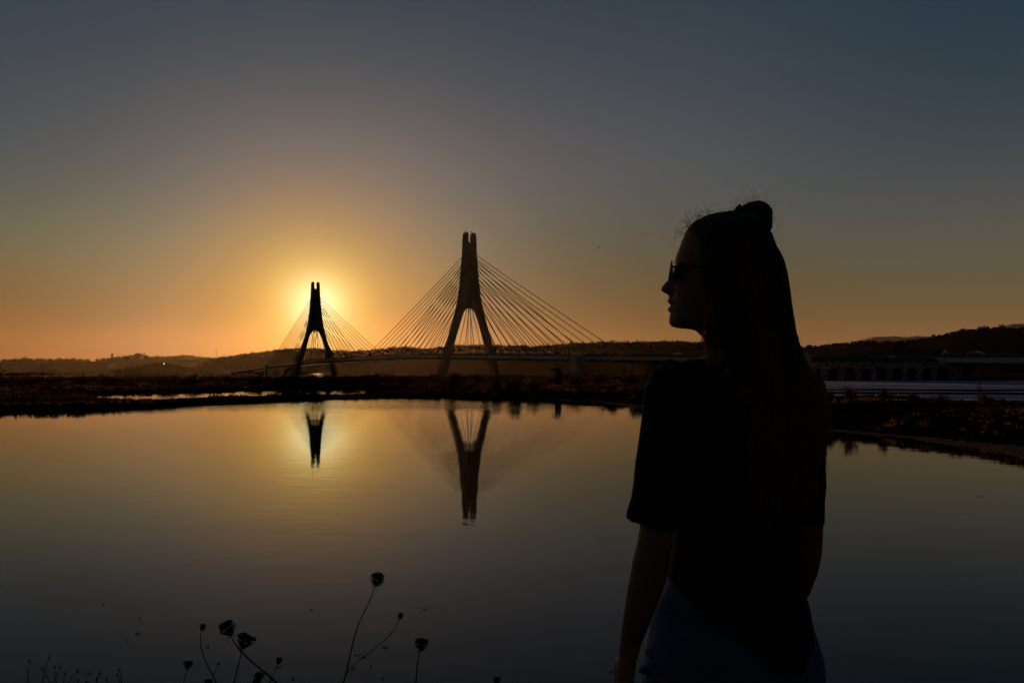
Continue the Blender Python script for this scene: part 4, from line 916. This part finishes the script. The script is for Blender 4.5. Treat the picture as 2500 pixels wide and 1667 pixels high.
# bun
hr.tube([SX(P(x, y, YH)) for x, y in ((1790, 534), (1811, 525), (1831, 519), (1846, 517), (1856, 528), (1858, 546), (1855, 560), (1848, 572))], [a/F*YH for a in (14, 17, 24, 27, 27, 26, 22, 14)], 20, up=(0, 1, 0))
hr.ball(SX(P(1848, 527, YH)), 33/F*YH, sc=(1, 1.0, 1.0), n=20, m=12); hr.ball(SX(P(1859, 546, YH)), 23.5/F*YH, n=20, m=12); hr.ball(SX(P(1859, 562, YH)), 15/F*YH, n=16, m=10)
ho_ = hr.build('hair', M_hair, person, True)
bake(ho_, [('REMESH', dict(mode='VOXEL', voxel_size=.0028, use_smooth_shade=True)), ('SMOOTH', dict(factor=.5, iterations=3))])
me = ho_.data; n_ = len(me.vertices); c = np.empty(n_*3, np.float32); me.vertices.foreach_get('co', c); c = c.reshape(-1, 3); nr = np.empty(n_*3, np.float32); me.vertices.foreach_get('normal', nr); nr = nr.reshape(-1, 3)
an_ = np.arctan2(c[:, 1]-np.interp(c[:, 2], [-1, 3], [-.05, -.05]), c[:, 0]-.02); d = (vnoise(an_*26, c[:, 2]*2.2, 1.0, 61)*.005+vnoise(an_*70, c[:, 2]*3, 1.0, 62)*.0025); c = c+nr*d[:, None]
me.vertices.foreach_set('co', c.ravel().astype(np.float32)); me.update()
mb = MB(); mb.tube([SX(P(1798, 519, YH)+Vector((0, .022*math.cos(a), .0)))+Vector((.012*math.sin(a)*.4, 0, .012*math.sin(a))) for a in np.linspace(0, 2*math.pi, 17)], .0032, 8); mb.build('hair_tie', M_tee, ho_, True)
# strands: follow the outside of the hair, plus fly-aways that leave it
def ribbons(name, paths, w, m, parent):
    V, Fc = [], []; off = 0
    for pts in paths:
        pts = np.array(pts); k = len(pts); t = np.gradient(pts, axis=0); t /= np.linalg.norm(t, axis=1, keepdims=True)+1e-9
        a = np.cross(t, rng.normal(size=3)); a /= np.linalg.norm(a, axis=1, keepdims=True)+1e-9; b = np.cross(t, a)
        ww = (np.linspace(1, .35, k)*w*rng.uniform(.7, 1.2))[:, None]
        ring = [pts+a*ww, pts-a*ww*.5+b*ww*.87, pts-a*ww*.5-b*ww*.87]
        V.append(np.stack(ring, 1).reshape(-1, 3))
        i = np.arange(k-1)[:, None]*3; j = np.arange(3)[None]; j2 = (j+1) % 3
        Fc.append((np.stack([i+j, i+j2, i+3+j2, i+3+j], -1).reshape(-1, 4))+off); off += 3*k
    return np_mesh(name, np.vstack(V), np.vstack(Fc), m, parent)
hr_py = np.array([r[0] for r in HR]); hrL = np.array([r[1] for r in HR]); hrR = np.array([r[2] for r in HR]); hrY = np.array([r[3] for r in HR]); hrD = np.array([r[4] for r in HR])
def hpt(a, y, k=1.0):
    l, r, Y, d = (np.interp(y, hr_py, q) for q in (hrL, hrR, hrY, hrD)); cx, hw = ((l+r)/2-1250)/F*Y, (r-l)/2/F*Y
    return np.array([cx+hw*k*math.cos(a), Y+d*k*math.sin(a), pz_(y, Y)])-np.array(PO)
paths = []
for q in range(5200):
    a = rng.uniform(0, 2*math.pi) if q > 2600 else rng.uniform(-.6, .6)+(0 if q > 700 else math.pi)
    y0 = rng.uniform(540, 900); y1 = min(1205, y0+rng.uniform(150, 420)); k0 = rng.uniform(.975, 1.02); a1 = a+rng.normal()*.05
    ys = np.linspace(y0, y1, 14); wv = rng.uniform(.0, .05); ph = rng.uniform(0, 6)
    paths.append([hpt(a+(a1-a)*t+wv*math.sin(ph+5*t), y, k0+.010*t*rng.uniform(0, 1)) for t, y in zip(np.linspace(0, 1, 14), ys)])
ribbons('hair_strands', paths, .00045, M_strand, ho_); paths = []
for q in range(460):
    a = rng.uniform(-.9, .35); y0 = rng.uniform(575, 960); y1 = min(1140, y0+rng.uniform(120, 330)); ys = np.linspace(y0, y1, 14); o_ = rng.uniform(.0, .13)**1.0*rng.uniform(.2, 1); ph = rng.uniform(0, 6)
    paths.append([hpt(a, y, 1.0+o_*math.sin(math.pi*t)**1.0+.012*math.sin(ph+6*t)) for t, y in zip(np.linspace(0, 1, 14), ys)])
ribbons('side_strands', paths, .0006, M_strand, ho_)
paths = []
for q in range(520):
    a0 = rng.uniform(0, 2*math.pi); tilt = rng.uniform(-.9, .9); rr_ = rng.uniform(.97, 1.10); cy_, cr_ = (527, 33) if q % 3 else (548, 25); pts = []
    for t in np.linspace(0, rng.uniform(1.2, 3.0), 12):
        u_ = Vector((math.cos(a0+t), math.sin(a0+t)*math.sin(tilt), math.sin(a0+t)*math.cos(tilt))); c_ = P(1849 if cr_ == 33 else 1858, cy_, YH); pts.append(np.array(SX(c_+u_*(cr_/F*YH*(rr_+.02*math.sin(5*t))))))
    paths.append(pts)
ribbons('bun_strands', paths, .0004, M_strand, ho_)
# loose tips at the lower end and the sunlit lock in front of the shoulder
paths = []
for q in range(700):
    a = rng.uniform(math.pi*1.1, math.pi*1.75); y0 = rng.uniform(1000, 1120); p0 = hpt(a, y0, 1.0); ln = rng.uniform(.05, .13); dx = rng.normal()*.008
    p1 = p0+np.array([dx, -.008, -ln]); paths.append([p0*(1-t)+p1*t+np.array([.004*math.sin(6*t+q), -.006*math.sin(3.1*t), 0]) for t in np.linspace(0, 1, 9)])
for q in range(360):
    s = rng.uniform(0, 1); ph = rng.uniform(0, 6); Yq = 1.475+rng.uniform(-.01, .03)
    tops = rng.uniform(735, 800); bot = rng.uniform(862, 905); xs0 = 1716+16*s; xs1 = 1722+42*s
    pts = []
    for t in np.linspace(0, 1, 12):
        y = tops+(bot-tops)*t; x = xs0+(xs1-xs0)*t+2.0*math.sin(ph+4*t)+6*(1-t)*(1 if y < 790 else .2)
        pts.append(np.array(SX(P(x, y, Yq+.015*math.sin(3*t)))))
    paths.append(pts)
ribbons('loose_lock', paths, .00045, M_strand, ho_)
paths = []
def fly(px, py, Y, dx, dy, ln, curl, n=12):
    pts = []; x, y = px, py; ang_ = math.atan2(dy, dx)
    for t in range(n):
        pts.append(np.array(SX(P(x, y, Y)))); x += math.cos(ang_)*ln/n; y += math.sin(ang_)*ln/n; ang_ += curl/n
    return pts
for q in range(60):   # forehead wisps
    px, py = rng.uniform(1672, 1740), 0; py = float(np.interp(px, [1672, 1690, 1709, 1740], [576, 549, 539, 526])); paths.append(fly(px, py+4, YH+rng.uniform(-.03, .03), -1, -rng.uniform(.3, 2.0), rng.uniform(18, 60), rng.uniform(-4.0, 4.0), 20))
for q in range(34):   # crown
    px = rng.uniform(1745, 1835); py = float(np.interp(px, [1745, 1800, 1835], [525, 520, 500])); paths.append(fly(px, py+3, YH+rng.uniform(-.02, .02), rng.uniform(-.6, .8), -1, rng.uniform(16, 55), rng.uniform(-3.8, 3.8), 20))
for q in range(70):   # round the bun and just below it
    a = rng.uniform(-1.9, 1.5); cx, cy = (1850, 530) if a < .2 else (1858, 560); r = 27 if a < .2 else 20
    paths.append(fly(cx+r*math.cos(a), cy+r*math.sin(a), YH+rng.uniform(-.02, .02), math.cos(a)+rng.normal()*.4, math.sin(a)+.5+rng.normal()*.4, rng.uniform(16, 55), rng.uniform(-3.5, 3.5), 20))
for q in range(90):   # back outline
    py = rng.uniform(585, 1040); px = float(np.interp(py, hr_py, hrR)); paths.append(fly(px-2, py, float(np.interp(py, hr_py, hrY))+rng.uniform(-.02, .02), rng.uniform(.15, .8), 1.0, rng.uniform(22, 95), rng.uniform(-1.2, .9), 14))
for q in range(10):
    paths.append(fly(rng.uniform(1868, 1880), 575, YH+rng.uniform(-.02, .02), .25, 1, rng.uniform(50, 150), rng.uniform(-.5, .5), 16))
for q in range(16):   # a few hairs falling from the chin-side lock
    paths.append(fly(rng.uniform(1713, 1722), rng.uniform(800, 845), 1.52, -.2, 1, rng.uniform(20, 50), rng.uniform(-.6, .6)))
ribbons('flyaway_hairs', paths, .00033, M_strand, ho_)

# --- sunglasses
sg = empty('sunglasses', (0, 0, 0)); sg.parent = person
vr = Vector((math.sin(HYAW), math.cos(HYAW), 0)); fr = Vector((-math.cos(HYAW), math.sin(HYAW), 0))   # across the face, and where it looks
hc = P(1755, 665, YH)
def HP(fwd, side, py): q = hc+fr*fwd+vr*side; return SX((q.x, q.y, pz_(py, YH)))
def fwd_of(px): k = (px-1250)/F; return -((k*YH-hc.x)/(math.cos(HYAW)+k*math.sin(HYAW)))
for sgn in (-1, 1):
    c = HP(fwd_of(1637.5), sgn*.031, 664); ax = (Vector((0, 0, 1))-fr*.13).normalized(); fw = (fr+vr*sgn*.06).normalized(); sd_ = fw.cross(ax).normalized()
    pts = [c+ax*math.cos(a)*.0185+sd_*math.sin(a)*.026 for a in np.linspace(0, 2*math.pi, 29)[:-1]]
    mb = MB(); mb.tube(pts+[pts[0]], .0017, 6); mb.build('rim', M_frame, sg, True)
    mb = MB(); mb.rings([[q+fw*.0006 for q in pts], [q-fw*.0006 for q in pts]]); mb.build('lens', M_sung, sg)
    mb = MB(); mb.tube([c+sd_*(.026 if sd_.dot(vr)*sgn > 0 else -.026)+Vector((0, 0, .006)), HP(fwd_of(1660), sgn*.068, 660), HP(fwd_of(1738), sgn*.078, 661), HP(fwd_of(1756), sgn*.078, 674)], .0018, 6); mb.build('temple', M_frame, sg, True)
mb = MB(); mb.tube([HP(fwd_of(1640), -.011, 661), HP(fwd_of(1636), 0, 659), HP(fwd_of(1640), .011, 661)], .0016, 6); mb.build('bridge', M_frame, sg, True)
for sgn in (-1, 1):
    mb = MB(); mb.ball(HP(fwd_of(1662), sgn*.031, 667), .0112, n=14, m=10); mb.build('eye', M_eye, person, True)

# ------------------------------------------------------------------ dried wild carrot standing on the near bank
def P_(px, py, Y): return P(px, py, Y)
def umbel(parent, c, axis, r, openness, m, seed, name='seed_head'):
    """nest-shaped umbel: rays arch up from one point, each ends in a little knot of seeds; openness 0 closed .. 1 flat"""
    g = random.Random(seed); c = Vector(c); ax = Vector(axis).normalized(); u = ax.orthogonal().normalized(); v = ax.cross(u); base = c-ax*r*.95; mb = MB(); n = 48
    for k in range(n):
        a = k*2.39996; q = math.sqrt((k+.5)/n); o = (u*math.cos(a)+v*math.sin(a)); w = r*q*(.88+.24*g.random())
        tip = c+o*w*(.62+.38*openness)+ax*r*(.78-.25*q+.12*g.uniform(-1, 1)-(.0 if openness < .5 else .15)); mid = c+o*w*1.08-ax*r*.15*(1.2-q)
        mb.tube([base, base+(mid-base)*.55+o*r*.10*q, mid, tip], [r*.035, r*.028, r*.024, r*.02], 4)
        for s in range(6):
            p = tip+Vector((g.uniform(-1, 1), g.uniform(-1, 1), g.uniform(-1, 1)))*r*.13; mb.ball(p, r*g.uniform(.045, .085), 5, 3, sc=(1, 1, 1.4))
            if s < 3: mb.tube([mid+(tip-mid)*.4, p], r*.012, 3)
    for k in range(30):   # dense heart of the nest
        a = k*2.4; q = math.sqrt(g.random())*.72; mb.ball(c+(u*math.cos(a)+v*math.sin(a))*r*q*.95+ax*r*g.uniform(-.45, .55)*(1-.4*q), r*g.uniform(.09, .14), 5, 3)
    h = mb.build(name, m, parent)
    mb = MB()
    for k in range(9):
        a = k*.698+g.uniform(-.2, .2); o = (u*math.cos(a)+v*math.sin(a)); L_ = r*g.uniform(.5, .85); dn = g.uniform(-.35, .35)
        e = base+o*L_-ax*r*dn; mb.tube([base, base+o*L_*.5-ax*r*dn*.3, e], [r*.03, r*.02, r*.012], 4)
        for s in (-1, 1): mb.tube([base+o*L_*.55-ax*r*dn*.35, e+o.cross(ax)*s*r*.16+ax*r*.02], r*.012, 3)
    mb.build('bracts', m, h); return h
def stalk(parent, pts, r0, r1, m, name='stem'):
    mb = MB(); n = len(pts); mb.tube(pts, [r0+(r1-r0)*k/(n-1) for k in range(n)], 7); return mb.build(name, m, parent, True)
def smooth_path(pp):
    out = []; a = [Vector(p) for p in pp]
    for i in range(len(a)-1):
        p0, p1, p2, p3 = a[max(i-1, 0)], a[i], a[i+1], a[min(i+2, len(a)-1)]
        for k in range(4):
            f = k/4; out.append(.5*((2*p1)+(-p0+p2)*f+(2*p0-5*p1+4*p2-p3)*f*f+(-p0+3*p1-3*p2+p3)*f**3))
    out.append(a[-1]); return out
def plant(name, label, stems, heads, Y=1.75, group='dried wild carrot stalks', cat='dried plant', m=None, r=.0013, tiny=False, seed=0):
    m = m or M_dry; px, py = stems[0][-1]; q = stems[0][-2]; b = P(px, py, Y); d = (b-P(q[0], q[1], Y)); d = d/max(abs(d.z), 1e-4)
    zt = GZ_at(b.x+d.x*.3, Y); b2 = b+d*.1; foot = Vector((b2.x+max(-.12, min(.12, d.x*.12)), Y+.0, zt-.03)); root = empty(name, tuple(foot), label, cat, group)
    for k, st in enumerate(stems):
        pts = [P(x, y, Y) for x, y in st]
        if k == 0: pts += [b2, b2+(foot-b2)*.5+Vector((d.x*.03, 0, 0)), foot]
        pts = [p-foot for p in smooth_path(pts)]
        stalk(root, pts, r*(.75 if k == 0 else .6), r*(1.7 if k == 0 else .9), m, 'stem' if k == 0 else 'branch')
    for k, hd in enumerate(heads):
        x, y, rr, ax, op = hd
        if tiny:
            g = random.Random(seed+k); c = P(x, y, Y)-foot; mb = MB(); R0 = rr/F*Y; mb.ball(c, R0*.7, 7, 5, sc=(1, 1, 1.25))
            for s in range(7):
                a = s*.9; e = c+Vector((math.cos(a)*R0*1.1, math.sin(a)*R0*.9, R0*g.uniform(-.5, 1.2))); mb.tube([c, e], [R0*.34, R0*.05], 4)
            mb.tube([c, c+Vector((ax[0]*R0*.5, 0, R0*2.1))], [R0*.4, R0*.06], 4); mb.build('seed_head', m, root)
        else: umbel(root, P(x, y, Y)-foot, (ax[0], ax[1], ax[2]), rr/F*Y, op, m, seed+k)
    return root
def GZ_at(x, y): return float(height(np.array(float(x)), np.array(float(y))))
plant('wild_carrot', 'tallest dried umbel stalk with a forked stem and two seed heads, centre bottom', [[(915, 1433), (908, 1452), (896, 1480), (880, 1512), (868, 1545), (859, 1580), (852, 1612), (846, 1640), (838, 1667)], [(975, 1513), (968, 1526), (958, 1542), (935, 1565), (905, 1590), (872, 1615), (852, 1636), (846, 1644)]], [(921, 1414, 18, (.22, -.1, 1), .35), (978, 1503, 8.5, (.15, 0, 1), .15)], seed=1)
plant('wild_carrot', 'single dried umbel with a heart-shaped closed head, right of the forked stalk', [[(1025, 1589), (1021, 1610), (1018, 1635), (1015, 1667)]], [(1029, 1571, 17.5, (.05, .1, 1), .5)], seed=11)
plant('wild_carrot', 'largest round dried umbel on a thick stem slanting down to the right', [[(566, 1557), (576, 1573), (590, 1590), (618, 1617), (650, 1643), (677, 1667)]], [(555, 1534, 21, (-.45, -.1, 1), .2)], r=.0017, seed=21)
plant('wild_carrot', 'open cup-shaped dried umbel crossing behind the largest round one', [[(591, 1582), (587, 1600), (579, 1635), (571, 1667)]], [(599, 1563, 21, (.3, .2, 1), .95)], Y=1.80, seed=31)
plant('wild_carrot', 'slender stalk with a small bud-like head and tinier side bud, beside the largest umbel', [[(491, 1541), (489, 1560), (492, 1583), (500, 1608), (511, 1632), (520, 1648), (527, 1667)], [(532, 1624), (527, 1636), (520, 1648)]], [(495, 1530, 8.5, (.2, 0, 1), .0), (533, 1620, 4, (.1, 0, 1), .1)], r=.001, seed=41)
plant('wild_carrot', 'small pale open umbel lowest left of the carrot stalks', [[(458, 1632), (453, 1648), (448, 1667)]], [(459, 1622, 11.5, (.1, .1, 1), .9)], m=M_dryl, r=.001, seed=51)
plant('wild_carrot', 'small spiky umbel on a thin stem right of the slanting thick stem', [[(677, 1624), (670, 1640), (662, 1656), (657, 1667)]], [(681, 1612, 9, (.25, 0, 1), .2)], r=.001, seed=61)
plant('wild_carrot', 'brownish cup umbel just left of the small spiky one', [[(632, 1662), (631, 1667), (630, 1675)]], [(632, 1650, 12, (0, 0, 1), .8)], m=M_dryl, r=.001, seed=71)
plant('wild_carrot', 'dark ragged umbel cut by the bottom edge under the brownish cup', [[(624, 1676), (623, 1684), (622, 1690)]], [(626, 1664, 10, (0, 0, 1), .9)], r=.001, seed=81)
plant('wild_carrot', 'umbel barely showing at the bottom edge between the pale and the slender one', [[(508, 1676), (508, 1684), (508, 1690)]], [(509, 1665, 10, (0, 0, 1), .7)], r=.001, seed=91)
plant('wild_carrot', 'lone umbel top peeping over the bottom edge near the photo centre', [[(1213, 1672), (1213, 1682), (1213, 1690)]], [(1213, 1660, 10, (0, 0, 1), .4)], r=.001, seed=95)
ordn = ['leftmost', 'second', 'third', 'fourth', 'fifth', 'sixth', 'seventh', 'eighth', 'ninth', 'tenth', 'eleventh', 'twelfth', 'thirteenth', 'rightmost']
tn = [(72, 1614, [(70, 1620), (68, 1640), (69, 1667)]), (104, 1633, [(106, 1638), (114, 1652), (123, 1667)]), (120, 1605, [(118, 1612), (111, 1635), (103, 1667)]), (134, 1629, [(136, 1636), (136, 1650), (138, 1667)]), (147, 1630, [(144, 1640), (137, 1652), (127, 1667)]), (158, 1645, [(157, 1651), (156, 1659), (156, 1667)]), (190, 1639, [(184, 1643), (176, 1652), (168, 1667)]), (190.5, 1662, [(189, 1666), (188, 1670), (187, 1675)]), (211, 1666, [(211, 1671), (211, 1675), (211, 1680)]), (237, 1657, [(237, 1661), (236, 1666), (236, 1672)]), (243, 1644, [(241, 1649), (238, 1656), (236, 1667)]), (260, 1658, [(260, 1662), (261, 1668), (262, 1675)]), (287, 1648, [(289, 1655), (292, 1661), (293, 1667)]), (292, 1636, [(294, 1642), (296, 1655), (297, 1667)])]
for k, (x, y, st) in enumerate(tn):
    plant('scabious_stalk', f'tiny dried stalk with a star-like seed head at bottom left, {ordn[k]}'+(' from the left' if 0 < k < 13 else ' of its row'), [st], [(x, y, 3.6, (random.uniform(-1, 1), 0, 1), 0)], Y=2.25, group='tiny dried stalks at the bottom left', r=.0011, tiny=True, seed=200+k*7)
# ------------------------------------------------------------------ bits floating on the pond
fl = [(870, 1600, 20, 'floating weed strand behind the tall forked stalk'), (888, 1605, 16, 'floating weed strand between the two branches of the forked stalk'), (944, 1580, 30, 'longest floating weed strand below the side seed head'), (912, 1626, 16, 'floating scrap right below the fork\'s middle branch'), (865, 1634, 9, 'small floating scrap beside the fork of the tall stalk'), (1036, 1487, 9, 'floating leaf above the heart-shaped umbel'), (681, 1627, 14, 'floating scrap behind the small spiky umbel'), (508, 1579, 18, 'floating weed strand right of the slender stalk'), (762, 1489, 10, 'thin floating scrap left of the tallest umbel'), (663, 1658, 12, 'floating scrap at the bottom behind the spiky umbel stem'), (716, 1658, 6, 'tiny floating scrap at the bottom left of the forked stalk'), (936, 1654, 6, 'tiny floating scrap at the bottom right of the forked stalk'), (345, 1508, 12, 'floating scrap alone on the left water, upper one'), (342, 1546, 14, 'floating scrap alone on the left water, middle one'), (310, 1563, 12, 'floating scrap alone on the left water, lowest one'), (253, 1476, 9, 'floating scrap highest on the left water'), (212, 1644, 18, 'floating strand among the tiny dried stalks'), (2392, 1212, 18, 'floating scrap on the water at the far right'), (1488, 1641, 12, 'floating scrap beside the woman\'s left hand')]
for k, (px, py, wpx, lab) in enumerate(fl):
    D = HC*F/(py-HZ); x, y = G(px, D); w = wpx/F*D; g = random.Random(500+k); mb = MB()
    for q in range(max(2, int(w/.03))):
        cx, cy = g.uniform(-w/2, w/2), g.uniform(-.02, .02); a = g.uniform(-.5, .5); L_, W_ = g.uniform(.018, .04), g.uniform(.005, .010)
        ca, sa = math.cos(a), math.sin(a); z0 = .004
        mb.add([(cx-L_*ca/2, cy-L_*sa/2, z0), (cx-W_*sa, cy+W_*ca, z0+.006), (cx+L_*ca/2, cy+L_*sa/2, z0+.012), (cx+W_*sa, cy-W_*ca, z0+.002), (cx, cy, -.003)], [(0, 1, 2, 3), (0, 4, 1), (1, 4, 2), (2, 4, 3), (3, 4, 0)])
    o = mb.build('floating_weed', M_float); o.location = (x, y, .0); tag(o, lab, 'weed', 'scraps floating on the pond')


# ------------------------------------------------------------------ haze
hz = MB().box((0, 4500, 255), (18000, 14000, 520)); hz.v = [(x, y, z) for x, y, z in hz.v]
hzo = hz.build('haze', None); hm = bpy.data.materials.new('haze_air'); hm.use_nodes = True
for nn in list(hm.node_tree.nodes): hm.node_tree.nodes.remove(nn)
ho = hm.node_tree.nodes.new('ShaderNodeOutputMaterial'); hv = hm.node_tree.nodes.new('ShaderNodeVolumePrincipled')
hv.inputs['Color'].default_value = (1, .8, .5, 1); hv.inputs['Density'].default_value = 6e-6; hv.inputs['Anisotropy'].default_value = .75
hm.node_tree.links.new(hv.outputs[0], ho.inputs['Volume']); hzo.data.materials.append(hm); tag(hzo, kind='stuff')
